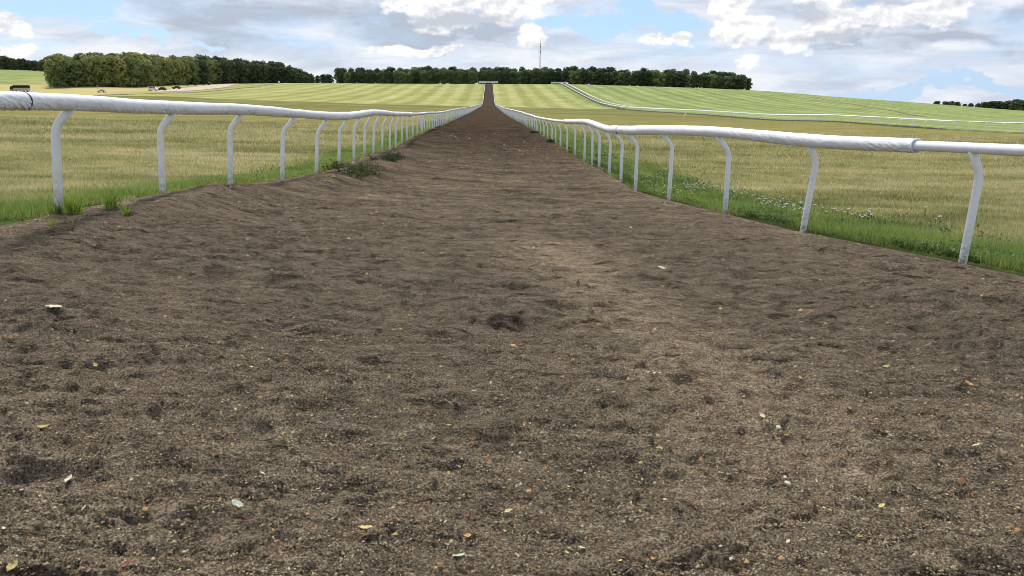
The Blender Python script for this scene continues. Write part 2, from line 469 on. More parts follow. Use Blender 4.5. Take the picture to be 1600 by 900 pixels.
bound = 372 + (fbm(GX * .02, GY * 0 + 3.1, 3, 8) - .5) * 30
mown = np.maximum(sstep(-5, 5, GY - bound), sstep(63.2, 64.2, GX) * (GY > 15))
verge = (1 - sstep(.5, 1.5, out + (fbm(GX * .9, GY * .5, 3, 12) - .5) * 1.0)) * (GY < 140)
verge = np.maximum(verge, sstep(61.2, 62.0, GX) * (1 - sstep(63.6, 64.2, GX)))  # long grass before the far rail, fence shadow put into its dark colour
verge = np.where(GX > 2, np.maximum(verge, (1 - sstep(1.0, 2.6, out + (fbm(GX * .7, GY * .4, 3, 14) - .5) * 1.6)) * (GY < 60)), verge)
green = np.clip(sstep(20, 90, GX) + sstep(670, 690, GY) * .7 + sstep(-.55, -.62, GX / np.maximum(GY, 1)) * sstep(500, 530, GY), 0, 1)
strw = sstep(-150, -200, GX + (GY - 372) * .28) * (1 - sstep(505, 530, GY + (GX + 330) * -.1))
strw = strw * (GY > 372)
zone = np.stack([mown, verge, green, strw], -1).reshape(-1, 4)
g = put('ground', mesh('ground', np.stack([GX, GY, GZ], -1).reshape(-1, 3), grid_faces(len(ys), len(xs)), M['ground'], True, {'zone': ('FLOAT_COLOR', zone)}))
tagk(g, 'structure')

# ------------------------------------------------------------------ dirt track
PITS = []
def soil_relief(X, Y, res):
    """height of the harrowed, hoof-printed surface; res = mesh spacing, coarse meshes skip fine detail"""
    def o(lam, amp, seed, st=1.0):
        k = np.clip((lam / res - 1.6) / 2.5, 0, 1)
        return k * amp * (vnoise(X / lam * st + seed * 3.7, Y / lam - seed * 1.9, seed) - .5)
    wx = (vnoise(X * 3, Y * 3, 91) - .5) * .12
    X = X + wx
    fl = .30 + .70 * sstep(3.0, 10.0, Y)
    h = fl * (o(3.4, .12, 40, .8) + o(1.6, .12, 41, .6) + o(.70, .085, 42, .5) + o(.34, .062, 43, .4)) + o(.17, .040, 44, .4) + o(.10, .034, 49, .33) + o(.07, .024, 50, .33) + o(.045, .016, 52, .4)
    r = np.abs(vnoise(X / .21 * .7, Y / .17, 47) - .5) * 2
    h = h + .026 * np.clip((.17 / res - 1.6) / 2.5, 0, 1) * (np.minimum(r, .55))
    r2 = np.abs(vnoise(X / .095 * .7, Y / .075, 48) - .5) * 2
    h = h + .018 * np.clip((.08 / res - 1.6) / 2.5, 0, 1) * np.minimum(r2, .5)
    h = h + o(.055, .014, 45) + o(.028, .012, 46)
    rough = .35 + 1.0 * sstep(.35, .7, fbm(X * 1.3, Y * 1.3, 3, 61))
    for lam, amp, sd in ((.15, .006, 51), (.075, .012, 54), (.040, .014, 57)):
        k = np.clip((lam / res - 1.6) / 2.0, 0, 1)
        d2, rid = worley(X / lam * .72 + vnoise(Y * 9, X * 9, sd) * .5, Y / lam, sd)
        h = h + k * amp * rough * rid ** 2 * np.sqrt(np.clip(1 - d2 / .30, 0, 1))
    # thin broken lips left by hooves and the harrow
    for fx, fy, amp, sd in ((2.2, 7.5, .013, 63), (5.0, 15.0, .009, 66)):
        k = np.clip((.5 / fy / res - 1.0) / 2.0, 0, 1)
        f = fbm(X * fx, Y * fy, 3, sd) * 6.0
        msk = sstep(.48, .62, fbm(X * fx * .8, Y * fy * .8, 2, sd + 9))
        h = h + k * amp * msk * ((-f) % 1.0)
    # narrow cuts left by hoof edges and harrow tines, running mostly across the track
    for lx, ly, amp, wd, sd in ((.34, .085, .022, .09, 81), (.17, .045, .016, .12, 84), (.09, .026, .012, .15, 87)):
        k = np.clip((ly * .55 / res - 1.0) / 1.5, 0, 1)
        q = np.abs(vnoise(X / lx + vnoise(X * 4, Y * 4, sd + 1) * 1.2, Y / ly, sd) - .5)
        msk = sstep(.42, .60, vnoise(X / lx * .55, Y / ly * .4, sd + 2))
        h = h - k * amp * msk * (1 - sstep(0, wd, q))
    return h
def dirt_z(X, Y, res):
    l, r = xL(Y), xR(Y)
    t = (X - l) / (r - l)
    base = terrain(X, Y)
    nearw = 1 - sstep(60, 110, Y)
    base = base - nearw * .10 * np.clip(4 * t * (1 - t), 0, 1)
    bank = np.exp(-((X - l - .75) / .55) ** 2) * .17 * sstep(5, 9, Y) + np.exp(-((X - r + .7) / .5) ** 2) * .06 * sstep(8, 12, Y)
    base = base + nearw * bank * (1.1 - .9 * vnoise(Y * .35, Y * 0, 71)) * 1.3
    rel = soil_relief(X, Y, res)
    edge = np.minimum(X - l, r - X)
    return base + rel * nearw * sstep(-.1, 1.0, edge) + .02 - .5 * sstep(.1, -.75, edge)
def track_rows():
    y = [-3.0, -1.5, -.5, .3, .9, 1.25]
    while y[-1] < 64: y.append(y[-1] + max(.008, .0036 * y[-1]))
    return np.array(y)
ty = track_rows()
NC = 1000
U = np.linspace(-1, 1, NC)
rowsX = []
for Y in ty:
    l, r = xL(Y) - .8, xR(Y) + .8
    fl, fr = max(l, -(.80 * max(Y, 0) + 2.3)), min(r, .74 * max(Y, 0) + 2.3)
    x = fl + (U + 1) / 2 * (fr - fl)
    if fl > l + .05: x[:20] = np.linspace(l, x[20], 21)[:20]
    if fr < r - .05: x[-20:] = np.linspace(x[-21], r, 21)[1:]
    rowsX.append(x)
TX = np.array(rowsX); TY = np.repeat(ty[:, None], NC, 1)
TY = TY + 0
dyr = np.gradient(ty)[:, None]; dxr = np.gradient(TX, axis=1)
res = np.maximum(np.maximum(dyr * .8, dxr), .006)
TZ = dirt_z(TX, TY, res)
# hoof prints: small crescent pits with a raised front rim
npit = 120
pu = rng.random(npit); pyy = 1.6 * (30 / 1.6) ** pu
pxx = (rng.random(npit) * 2 - 1) * np.minimum(.85 * pyy + .6, 4.0)
for a, b_ in zip(pxx, pyy):
    i0, i1 = np.searchsorted(ty, [b_ - .2, b_ + .2])
    if i1 <= i0: continue
    sl = TX[i0:i1]; x0 = sl[0]; j0, j1 = np.searchsorted(x0, [a - .22, a + .22])
    if j1 <= j0: continue
    X_, Y_ = TX[i0:i1, j0:j1] - a, TY[i0:i1, j0:j1] - b_
    an = rng.normal(0, .5); X2, Y2 = X_ * math.cos(an) - Y_ * math.sin(an), X_ * math.sin(an) + Y_ * math.cos(an)
    sz = rng.uniform(.6, 1.15)
    d = np.sqrt((X2 / .062) ** 2 + (Y2 / .075) ** 2) / sz
    dep = -.013 * np.exp(-d ** 4) * sz
    ring = .011 * np.exp(-((d - 1.35) / .3) ** 2) * np.clip(.5 + Y2 / .1, 0, 1)
    TZ[i0:i1, j0:j1] += (dep + ring) * rng.uniform(.5, 1.2)
def pale_mask(X, Y):
    n = fbm(X * 1.2, Y * .8, 3, 77) - .5
    a = np.exp(-((X - np.interp(Y, [2.2, 2.8, 4, 7.5], [1.15, 1.1, 1.0, .42])) / np.interp(Y, [2.5, 7.5], [.36, .46])) ** 2) * sstep(1.9, 2.9, Y) * (1 - sstep(6.6, 8.2, Y)) * 1.05
    b2 = np.exp(-((X - 1.5) / .7) ** 2) * np.exp(-((Y - 2.6) / .9) ** 2) * .45
    c = np.exp(-((Y - 1.6) / 1.3) ** 2) * .45
    e = np.exp(-(np.minimum(X - xL(Y), xR(Y) - X) / .5) ** 2) * .25 * sstep(3, 7, Y)
    return np.clip(a * (1 + .7 * n) + (b2 + c + e) * (1 + 1.4 * n), 0, 1)
pm = pale_mask(TX, TY)
v1 = np.stack([TX, TY, TZ], -1).reshape(-1, 3); f1 = grid_faces(len(ty), NC)
ty2 = np.concatenate([np.geomspace(ty[-1], 330, 90), np.arange(334, 716, 3.0)]); ty2[0] = ty[-1]
u2 = np.linspace(0, 1, 40)
TX2 = np.array([xL(y) - .8 + u2 * (xR(y) - xL(y) + 1.6) for y in ty2]); TY2 = np.repeat(ty2[:, None], 40, 1)
TZ2 = dirt_z(TX2, TY2, np.full_like(TX2, .3)) + .02
TZ2[0] = dirt_z(TX2[:1], TY2[:1], np.full((1, 40), .27))[0]
v2 = np.stack([TX2, TY2, TZ2], -1).reshape(-1, 3); f2 = grid_faces(len(ty2), 40, len(v1))
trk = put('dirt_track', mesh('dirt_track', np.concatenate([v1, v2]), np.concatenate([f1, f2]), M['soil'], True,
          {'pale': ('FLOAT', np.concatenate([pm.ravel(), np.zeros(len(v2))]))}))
tagk(trk, 'structure')
def soil_grid(x, y):
    i = np.clip(np.searchsorted(ty, y), 1, len(ty) - 2); xr = TX[i]
    w = (x - xr[..., 0]) / (xr[..., -1] - xr[..., 0])
    j = np.clip((w * (NC - 1)).astype(int), 21, NC - 22)
    for _ in range(30):
        j = np.clip(j + np.sign(x - np.take_along_axis(xr, j[..., None], -1)[..., 0]).astype(int), 1, NC - 2)
    return TZ[i, j]
def soil_z(x, y):
    return float(max(soil_grid(np.array([x + a]), np.array([y + b]))[0] for a, b in ((0, 0), (.02, 0), (-.02, 0), (0, .02), (0, -.02))))
def soil_hit(px, py):
    p = hit(px, py, 1.2, 60)
    for _ in range(5):
        d = ray(px, py); z = float(soil_grid(np.array([p[0]]), np.array([p[1]]))[0]); y = (z - EYE) / d[2]
        p = np.array([d[0] * y, y, z])
    return p
# the second track across the valley
y3 = np.concatenate([np.arange(20, 330, 5.0), np.arange(330, 716, 3.0)]); u3 = np.linspace(64.4, 68.6, 8)
X3, Y3 = np.meshgrid(u3, y3); Z3 = terrain(X3, Y3) + .03
st2 = put('dirt_track', mesh('dirt_track_far', np.stack([X3, Y3, Z3], -1).reshape(-1, 3), grid_faces(len(y3), 8), plain('dark_soil', (.045, .038, .034), .95)))
tagk(st2, 'structure')
# draped strips: gravel road and worn path below the wood
def strip(name, pts, width, mat, lift=.06, n=60):
    P = np.array([hit(a, b) for a, b in pts]); s = np.linspace(0, len(P) - 1, n)
    X = np.interp(s, np.arange(len(P)), P[:, 0]); Y = np.interp(s, np.arange(len(P)), P[:, 1])
    dx, dy = np.gradient(X), np.gradient(Y); L = np.hypot(dx, dy) + 1e-6; nx, ny = -dy / L, dx / L
    w = np.linspace(-.5, .5, 6)
    wd = np.interp(s, np.arange(len(P)), width) if hasattr(width, '__len__') else width
    XX = X[:, None] + nx[:, None] * w * np.reshape(wd, (-1, 1)); YY = Y[:, None] + ny[:, None] * w * np.reshape(wd, (-1, 1))
    ZZ = terrain(XX, YY) + lift
    o = put(name, mesh(name, np.stack([XX, YY, ZZ], -1).reshape(-1, 3), grid_faces(n, 6), mat)); return tagk(o, 'structure')
strip('gravel_road', [(238,143.5),(285,141),(330,136),(352,132.5),(374,130.2)], [8, 16, 20, 12, 5], M['gravel'], .12)
strip('worn_path', [(150,148.5),(230,146.5),(300,144.5),(345,141),(395,136),(434,130.6)], 4.0, M['ruts'], .14)
strip('worn_path', [(1270,152.5),(1340,164),(1400,174),(1445,182)], 3.0, M['ruts'], .14)

# ------------------------------------------------------------------ running rails
def post_mesh(base, bend, joint, w=.072, dpt=.050):
    """cranked plastic post, rounded-rectangle section, bent towards the track"""
    b, k, j = (Vector(q) for q in (base, bend, joint))
    up = (k - b).normalized()
    j = Vector((j.x, b.y, j.z)); k = Vector((k.x, b.y, k.z))
    pts = [b - up * .25, b, b + up * .06, b + up * .22, b.lerp(k, .6)]
    a0 = k + (b - k).normalized() * .11; a1 = k + (j - k).normalized() * .09
    for t in np.linspace(0, 1, 6): pts.append((a0.lerp(k, t)).lerp(k.lerp(a1, t), t))
    pts += [j + (j - k).normalized() * .03]
    sec = []
    r = .016
    for cx, cy, a in ((1, 1, 0), (-1, 1, 90), (-1, -1, 180), (1, -1, 270)):
        for q in (0, 45, 90):
            t = math.radians(a + q); sec.append((cx * (w / 2 - r) + r * math.cos(t), cy * (dpt / 2 - r) + r * math.sin(t)))
    V, F_, D = [], [], []
    n = len(sec)
    for i, p in enumerate(pts):
        d = (pts[min(i + 1, len(pts) - 1)] - pts[max(i - 1, 0)]).normalized()
        ax = Vector((d.z, 0, -d.x)).normalized(); ay = Vector((0, 1, 0))
        for sx, sy in sec:
            V.append(tuple(p + ax * sx + ay * sy)); D.append(max(0, 1 - (p - b).length / .42) if i else 1)
    for i in range(len(pts) - 1):
        for q in range(n): F_.append([i * n + q, i * n + (q + 1) % n, (i + 1) * n + (q + 1) % n, (i + 1) * n + q])
    F_.append([(len(pts) - 1) * n + q for q in range(n)])
    V = np.array(V) - np.array(b)
    return mesh('post', V, F_, M['post'], True, {'dirt': ('FLOAT', D)})
def crom(P, step_fn):
    """dense Catmull-Rom samples through P"""
    P = np.array(P); out = []
    for i in range(len(P) - 1):
        p0, p1, p2, p3 = P[max(i - 1, 0)], P[i], P[i + 1], P[min(i + 2, len(P) - 1)]
        n = max(2, int(np.linalg.norm(p2 - p1) / step_fn(p1[1])))
        for t in np.arange(n) / n:
            out.append(.5 * ((2 * p1) + (-p0 + p2) * t + (2 * p0 - 5 * p1 + 4 * p2 - p3) * t * t + (-p0 + 3 * p1 - 3 * p2 + p3) * t ** 3))
    out.append(P[-1]); return np.array(out)
def sweep(C, rad, seg, wrinkle=None):
    d = np.gradient(C, axis=0); d /= np.linalg.norm(d, axis=1)[:, None]
    side = np.cross(d, [0, 0, 1]); side /= np.linalg.norm(side, axis=1)[:, None]; up = np.cross(side, d)
    th = np.linspace(0, 2 * np.pi, seg, endpoint=False)
    R = np.repeat(np.reshape(rad, (-1, 1)), seg, 1) if np.ndim(rad) else np.full((len(C), seg), rad)
    if wrinkle is not None:
        s = np.concatenate([[0], np.cumsum(np.linalg.norm(np.diff(C, axis=0), axis=1))])
        R = R + wrinkle(s[:, None], th[None, :])
    V = C[:, None] + side[:, None] * (np.cos(th)[None, :, None] * R[..., None]) + up[:, None] * (np.sin(th)[None, :, None] * R[..., None])
    V = V.reshape(-1, 3); n = len(C)
    i = np.arange(n - 1)[:, None] * seg; k = np.arange(seg)[None, :]; k2 = (k + 1) % seg
    Fq = np.stack([i + k, i + seg + k, i + seg + k2, i + k2], -1).reshape(-1, 4)
    f = [list(map(int, q)) for q in Fq] + [[q for q in range(seg)], [(n - 1) * seg + q for q in range(seg)][::-1]]
    return V, f
def wrinkles(seed):
    def w(s, th):
        low = np.clip(.75 - np.sin(th), 0, 1.5) / 1.5                     # creases gather underneath
        s_, t_ = np.broadcast_arrays(s, th)
        patch = sstep(.42, .62, fbm(s_ * .9, s_ * 0 + seed, 2, seed))
        a = vnoise(s_ * 24 + t_ * 3.4, t_ * 1.2 + s_ * .5, seed + 1)
        a2 = vnoise(s_ * 52 + t_ * 5.0, t_ * 2.0, seed + 2)
        cr = (1 - np.abs(a - .5) * 2) ** 3 * .013 + (1 - np.abs(a2 - .5) * 2) ** 3 * .008
        sag = -.006 * np.sin(th) * vnoise(s_ * 1.7, s_ * 0, seed + 3)
        return -cr * low * (.55 + .5 * patch) + sag + (vnoise(s_ * 2.2, t_ * .8, seed + 4) - .5) * .005
    return w
def rail_radius(y): return np.interp(y, [0, 7, 30, 60, 700], [.052, .052, .060, .066, .09])
def sleeve_radius(y): return np.interp(y, [4, 7, 10, 20, 36], [.067, .070, .079, .095, .096])

def running_rail(label, side, P, PY, xfar, ystart, sleeve, rows_far, seams):
    b0 = at(*P[0][0], PY[0])
    root = empty('running_rail', b0); tag(root, label, 'running rail', 'white running rails beside the dirt tracks')
    inv = -np.array(b0)
    C = [at(p[2][0], p[3], y) for p, y in zip(P, PY)]
    # one more post in front of the camera, out of the frame
    e = 2.2; first = np.array(C[0]) + (np.array(C[0]) - np.array(C[1])) * 1.0
    if side < 0: first[2] = C[0][2] + .045
    nposts = 0
    shapes = []
    for p, y in zip(P, PY):
        me = post_mesh(at(*p[0], y), at(*p[1], y), at(*p[2], y), .076 if y < 12 else .072)
        o = put('post', me, root, np.array(at(*p[0], y)) + inv); nposts += 1
    bb = np.array([first[0] - side * -.10, first[1], 0]); bb[2] = (zL if side < 0 else zR)(first[1])
    me = post_mesh(bb, bb + [side * .02, 0, .80], np.array([first[0], first[1], first[2] - .07]))
    put('post', me, root, bb + inv)
    # further posts share one mesh
    y = PY[-1]; hl = C[-1][2] - at(*P[-1][0], PY[-1])[2]
    proto = post_mesh((0, 0, 0), (side * -.0, 0, .84), (-side * .16, 0, 1.06)); rest_v, rest_f = [], []
    pv = np.array([v.co for v in proto.vertices]); pf = [list(q.vertices) for q in proto.polygons]
    pd = [a.value for a in proto.attributes['dirt'].data]
    far_d = []
    while y < 702:
        y += STEP if y < 260 else STEP * 2
        x = xfar + random.uniform(-.02, .02); z = T(x, y) + .02
        h = 1.18 + (hl - 1.18) * math.exp(-(y - PY[-1]) / 25)
        C.append(np.array([x - side * .16, y, z + h + random.uniform(-.015, .015)]))
        sc = h / 1.12
        if nposts < 97:
            o = put('post', proto, root, np.array([x, y, z]) + inv); o.scale = (1, 1, sc); nposts += 1
        else:
            n = len(rest_v); rest_v += list(pv * [1, 1, sc] + [x, y, z] + inv); rest_f += [[a + n for a in q] for q in pf]; far_d += pd
    far = put('post', mesh('far_posts', rest_v, rest_f, M['post'], False, {'dirt': ('FLOAT', far_d)}), root); far['kind'] = 'stuff'
    C = [first] + C
    if side > 0: C = [first + (first - np.array(C[1])) * 1.0] + C
    else: C = [first + (first - np.array(C[1])) * .6] + C
    D = crom(C, lambda q: .05 if q < 20 else (.2 if q < 60 else 2.0))
    # plain rail
    V, f = sweep(D, rail_radius(D[:, 1]), 14)
    put('rail', mesh('rail', V + inv, f, M['rail'], True), root)
    # padded sleeve over the near stretch
    ya_, yb_ = sleeve
    Dn = crom(C, lambda q: .010 if q < 14 else .04)
    Sx = Dn[(Dn[:, 1] > ya_) & (Dn[:, 1] < yb_)]
    rad = sleeve_radius(Sx[:, 1])
    lump = (fbm(Sx[:, 1] * .35, Sx[:, 1] * 0, 2, 3 + int(side)) - .5) * .02
    q = np.minimum(np.arange(len(Sx)), np.arange(len(Sx))[::-1])
    endf = np.clip(q / 3.0, 0, 1); rad = (rad + lump) * (.88 + .12 * endf)
    V, f = sweep(Sx, rad, 56, wrinkles(20 + int(side) * 7))
    sl = put('padded_sleeve', mesh('padded_sleeve', V + inv, f, M['sleeve'], True), root)
    for ys_, dk in seams:
        i = int(np.argmin(np.abs(Sx[:, 1] - ys_))); seg = Sx[max(i - 1, 0):i + 1]
        V, f = sweep(seg, sleeve_radius(ys_) + float(lump[i]) + .002, 40)
        put('seam_band', mesh('seam_band', V + inv, f, M['seam'] if dk else M['sleeve'], True), sl)
    return root
rl = running_rail('white running rail on the left of the track, its padded sleeve reaching out of frame',
             -1, LP, LY, XLF, 0, (-5, 36.5), None, ((6.32, 1),))
rr = running_rail('long white running rail whose wrinkled padded sleeve ends short of the nearest leaning post', 
             1, RP, RY, XRF, 0, (7.62, 31.0), None, ((7.64, 0), (17.0, 1), (30.9, 0)))

def far_rail(label, x, side):
    y0 = 40.0
    root = empty('running_rail', (x, y0, T(x, y0))); tag(root, label, 'running rail', 'white running rails beside the dirt tracks')
    inv = -np.array([x, y0, T(x, y0)])
    proto = post_mesh((0, 0, 0), (0, 0, .92), (side * .17, 0, 1.16), .075, .055)
    pv = np.array([v.co for v in proto.vertices]); pf = [list(q.vertices) for q in proto.polygons]; pd = [a.value for a in proto.attributes['dirt'].data]
    C, n, rv, rf, fd = [], 0, [], [], []
    y = 55.0
    while y < 702:
        z = T(x, y); C.append(np.array([x + side * .17, y, z + 1.2 + random.uniform(-.02, .02)]))
        if y > 62 and n < 98: put('post', proto, root, np.array([x, y, z]) + inv); n += 1
        elif y > 62:
            k = len(rv); rv += list(pv + [x, y, z] + inv); rf += [[a + k for a in q] for q in pf]; fd += pd
        y += 3.4 if y < 420 else 6.0
    o = put('post', mesh('far_posts', rv, rf, M['post'], False, {'dirt': ('FLOAT', fd)}), root); o['kind'] = 'stuff'
    D = crom(C, lambda q: 1.2)
    V, f = sweep(D, np.interp(D[:, 1], [60, 200, 400, 700], [.045, .065, .14, .24]), 10)
    put('rail', mesh('rail', V + inv, f, M['farwhite'], True), root)
far_rail('distant white running rail along the near edge of the second track across the meadow', 64.0, 1)
far_rail('distant white running rail along the far edge of the second track below the hill', 69.0, -1)

# white cross barriers where the tracks end on the crest
def barrier(label, pa, pb, row0, row1, Y):
    a, b = at(pa, row0, Y), at(pb, row0, Y); h = (row0 - row1) / FE * Y
    root = empty('end_barrier', ((a[0] + b[0]) / 2, Y, a[2])); tag(root, label, 'barrier', 'white barriers on the crest')
    w = b[0] - a[0]
    for zz, hh in ((h - .3, .6), (h - 1.05, .45)): MB().box((0, 0, zz), (w, .08, hh)).build('board', M['farwhite'], root)
    for t in np.linspace(-.48, .48, 7): MB().box((t * w, .09, h / 2 - .3), (.18, .09, h + .6)).build('post', M['farwhite'], root)
barrier('white boarded barrier closing the top of the straight dirt track', 748.5, 778, 131.6, 127.6, 704)
barrier('white boarded barrier at the top of the second track, nearer the radio mast', 861, 888, 131.8, 128.4, 706)

# ------------------------------------------------------------------ trees
def crown_mesh(seed, h, w, nl, leafmat, low=.12, conic=0.0):
    r = np.random.default_rng(seed)
    lobes = []
    for i in range(nl):
        t = (i + .5) / nl; z = h * (low + (1 - low) * t)
        rad = w / 2 * (math.sin(math.pi * min(1, .16 + .80 * t)) ** .6) * (1 - conic * t)
        a = i * 2.4 + r.uniform(-.5, .5); q = rad * math.sqrt(r.uniform(.15, 1)) * .72
        lobes.append((q * math.cos(a), q * math.sin(a), min(z, h * .93), w * r.uniform(.17, .27)))
    P, N, L = [], [], []
    for lx, ly, lz, lr in lobes:
        n = int(95 * (lr / (w * .22)) ** 2)
        d = r.normal(size=(n, 3)); d /= np.linalg.norm(d, axis=1)[:, None]
        d = d[(d[:, 2] > -.55) | (r.random(n) < .3)]
        rr_ = lr * r.uniform(.72, 1.12, len(d))[:, None]
        P.append(np.array([lx, ly, lz]) + d * rr_ * [1, 1, .85]); N.append(d); L.append(np.full(len(d), r.random()) * .75 + r.random(len(d)) * .25)
    P, N, L = np.concatenate(P), np.concatenate(N), np.concatenate(L)
    N = N + r.normal(0, .38, N.shape); N /= np.linalg.norm(N, axis=1)[:, None]
    A = np.cross(N, r.normal(size=N.shape)); A /= np.linalg.norm(A, axis=1)[:, None]; B = np.cross(N, A)
    s = (w * .070) * r.uniform(.6, 1.3, (len(P), 1))
    V = np.stack([P - A * s, P - B * s * .7 + N * s * .2, P + A * s, P + B * s * .7 + N * s * .2], 1).reshape(-1, 3)
    V[:, 2] = np.maximum(V[:, 2], .05)
    return mesh('crown', V, np.arange(len(V)).reshape(-1, 4), leafmat, False, {'leaf': ('FLOAT', np.repeat(L, 4))})
def trunk_mesh(seed, h, rad):
    r = random.Random(seed); mb = MB()
    pts = [(0, 0, -1.0)]
    for k in range(1, 6): pts.append((r.uniform(-.12, .12) * k, r.uniform(-.12, .12) * k, h * k / 5))
    mb.tube(pts, [rad * 1.25] + [rad * (1 - .16 * k) for k in range(1, 6)], 7)
    for k in range(4):
        a = k * 1.6 + r.uniform(0, 1); z = h * r.uniform(.35, .75); l = h * r.uniform(.25, .4)
        mb.tube([(0, 0, z), (l * .5 * math.cos(a), l * .5 * math.sin(a), z + l * .35), (l * math.cos(a), l * math.sin(a), z + l * .8)], [rad * .5, rad * .35, rad * .15], 5)
    return mb.mesh('trunk', M['bark'])
KINDS = {}
for nm, lm in (('dark', 'leaf_dark'), ('olive', 'leaf_olive'), ('mixed', 'leaf_mixed')):
    KINDS[nm] = [(crown_mesh(100 + k * 7 + len(nm), 17 + (k % 3), 11.5 + (k % 4) * .9, 16 + k, M[lm], .02 + .02 * (k % 3)), trunk_mesh(k, 12, .38)) for k in range(5)]
def tree(x, y, h, kind, label, group, wide=1.0, part=True, sink=0.0):
    cm, tm = random.choice(KINDS[kind])
    s = h / max(v.co.z for v in cm.vertices)
    root = empty('broadleaf_tree', (x, y, T(x, y) - sink), random.uniform(0, 6.28))
    root.scale = (s * wide, s * wide, s); tag(root, label, 'tree', group)
    put('crown', cm, root); put('trunk', tm, root)
    return root
def wood_row(pts, spacing, jit, tops, group, kindf, labelf, back=0.0):
    """pts: (px, depth) along the row; tops: (px, row of the tree tops)"""
    X = [at(p, 131, d)[0] for p, d in pts]; Y = [d for p, d in pts]
    s = np.concatenate([[0], np.cumsum(np.hypot(np.diff(X), np.diff(Y)))])
    q = 0.0
    while q < s[-1]:
        x = np.interp(q, s, X) + random.uniform(-jit, jit); y = np.interp(q, s, Y) + back + random.uniform(-jit, jit)
        px = 765 + x / y * FE
        top = np.interp(px, [a for a, b in tops], [b for a, b in tops])
        h = at(px, top, y)[2] - T(x, y)
        h *= random.uniform(.84, 1.0)
        h = min(max(h, 7), 27)
        k = kindf(px); tree(x, y, h, k, labelf(px, k), group, random.uniform(.85, 1.2) * min(1.3, (18 / h) ** .5))
        q += spacing * random.uniform(.8, 1.2)
topsL = [(68,96),(84,89),(110,86),(150,82),(200,81),(260,80.5),(300,84),(350,84),(400,88),(440,93),(478,98),(500,112)]
LWG = 'trees of the wood at the head of the left meadow'
def kl(px): return random.choice(['mixed', 'dark', 'mixed']) if px < 142 else (random.choice(['olive', 'olive', 'mixed']) if px < 345 else random.choice(['mixed', 'dark', 'dark']) if px < 400 else 'dark')
def lab_left(row):
    def f(px, k):
        tone = {'dark': 'dark green', 'olive': 'bronze-tinged', 'mixed': 'mid-green'}[k]
        where = 'at the hill end of left wood' if px < 142 else 'of left wood behind the white van' if px < 290 else 'of left wood behind the gravel road' if px < 385 else 'of left wood near its tapering end'
        return tone + ' tree ' + row + ' ' + where
    return f
wood_row([(86,474),(140,482),(200,505),(250,560),(330,640),(400,690),(500,745)], 6.6, .9, [(a, b + 5) for a, b in topsL], LWG, kl, lab_left('in the front row'))
wood_row([(90,490),(140,497),(200,520),(250,575),(330,655),(400,705),(492,757)], 7.2, 1.6, topsL, LWG, kl, lab_left('in the second row'))
wood_row([(98,515),(140,522),(200,545),(250,600),(330,680),(400,730),(482,775)], 8.5, 2.0, topsL, LWG, kl, lab_left('standing deep'))
topsM = [(526,107),(545,105),(600,104),(650,103),(690,101),(740,104),(765,101),(800,103),(850,103),(890,101),(960,105),(1000,104),(1050,107),(1100,109),(1140,114),(1165,118),(1180,124)]
MWG = 'trees of the long wood on the crest'
def km(px): return random.choice(['dark', 'dark', 'dark', 'mixed'])
def lab_mid(row):
    def f(px, k):
        tone = 'dark green' if k == 'dark' else 'paler green'
        where = 'at the gap end of the crest wood' if px < 640 else 'of crest wood behind the straight dirt track' if px < 820 else 'of crest wood below the radio mast' if px < 930 else 'of crest wood above the green hillside' if px < 1110 else 'at the tapering end of crest wood'
        return tone + ' tree ' + row + ' ' + where
    return f
wood_row([(536,726),(700,724),(900,722),(1050,722),(1160,724)], 6.4, .8, [(a, b + 5) for a, b in topsM], MWG, km, lab_mid('in the front row'))
wood_row([(538,740),(700,738),(900,736),(1160,738)], 7.4, 1.5, topsM, MWG, km, lab_mid('in the second row'))
for px, d, h, lb in ((505, 770, 10, 'small dark rounded tree in the gap between two woods beside the sloping wood end'),
                     (515, 790, 11, 'small dark tree in the gap between two woods beside the long crest wood')):
    x = at(px, 131, d)[0]; tree(x, d, h, 'dark', lb, None, 1.5)
for px, d, top in ((1161, 724, 119), (1169, 725, 124), (531, 728, 110)):
    x = at(px, 131, d)[0]; tree(x, d, EYE + (150 - top) / FE * d - T(x, d), 'dark', 'lower dark green tree rounding off the %s end of the crest wood' % ('tapering' if px > 800 else 'gap'), MWG, 1.1)
FG = 'trees of the belt on the far hilltop'
for k in range(17):
    px = -30 + k * 6.2 + random.uniform(-1.5, 1.5); d = 884 + random.uniform(-4, 10); x = at(px, 110, d)[0]
    top = np.interp(px, [-40, 0, 30, 72], [92, 94, 97, 100]); h = EYE + (150 - top) / FE * d - T(x, d)
    tree(x, d, max(6, h * random.uniform(.85, 1.1)), 'dark', 'dark green tree in the thin belt on the far hilltop above the striped field', FG, 1.25)
RG = 'trees beyond the falling edge of the striped hillside'
for px, top in ((1464,157),(1478,157.5),(1487,157),(1496,158),(1508,161),(1518,160),(1529,160),(1540,158),(1549,157),(1558,157),(1568,158),(1578,156),(1588,154),(1597,155),(1607,156),(1618,154),(1630,156)):
    d = 860 + random.uniform(-12, 12); x = at(px, 160, d)[0]; h = EYE + (150 - top) / FE * d - T(x, d)
    tree(x, d, max(5, h), 'dark', 'dark rounded tree half hidden beyond the falling edge of the hillside', RG, 1.7)

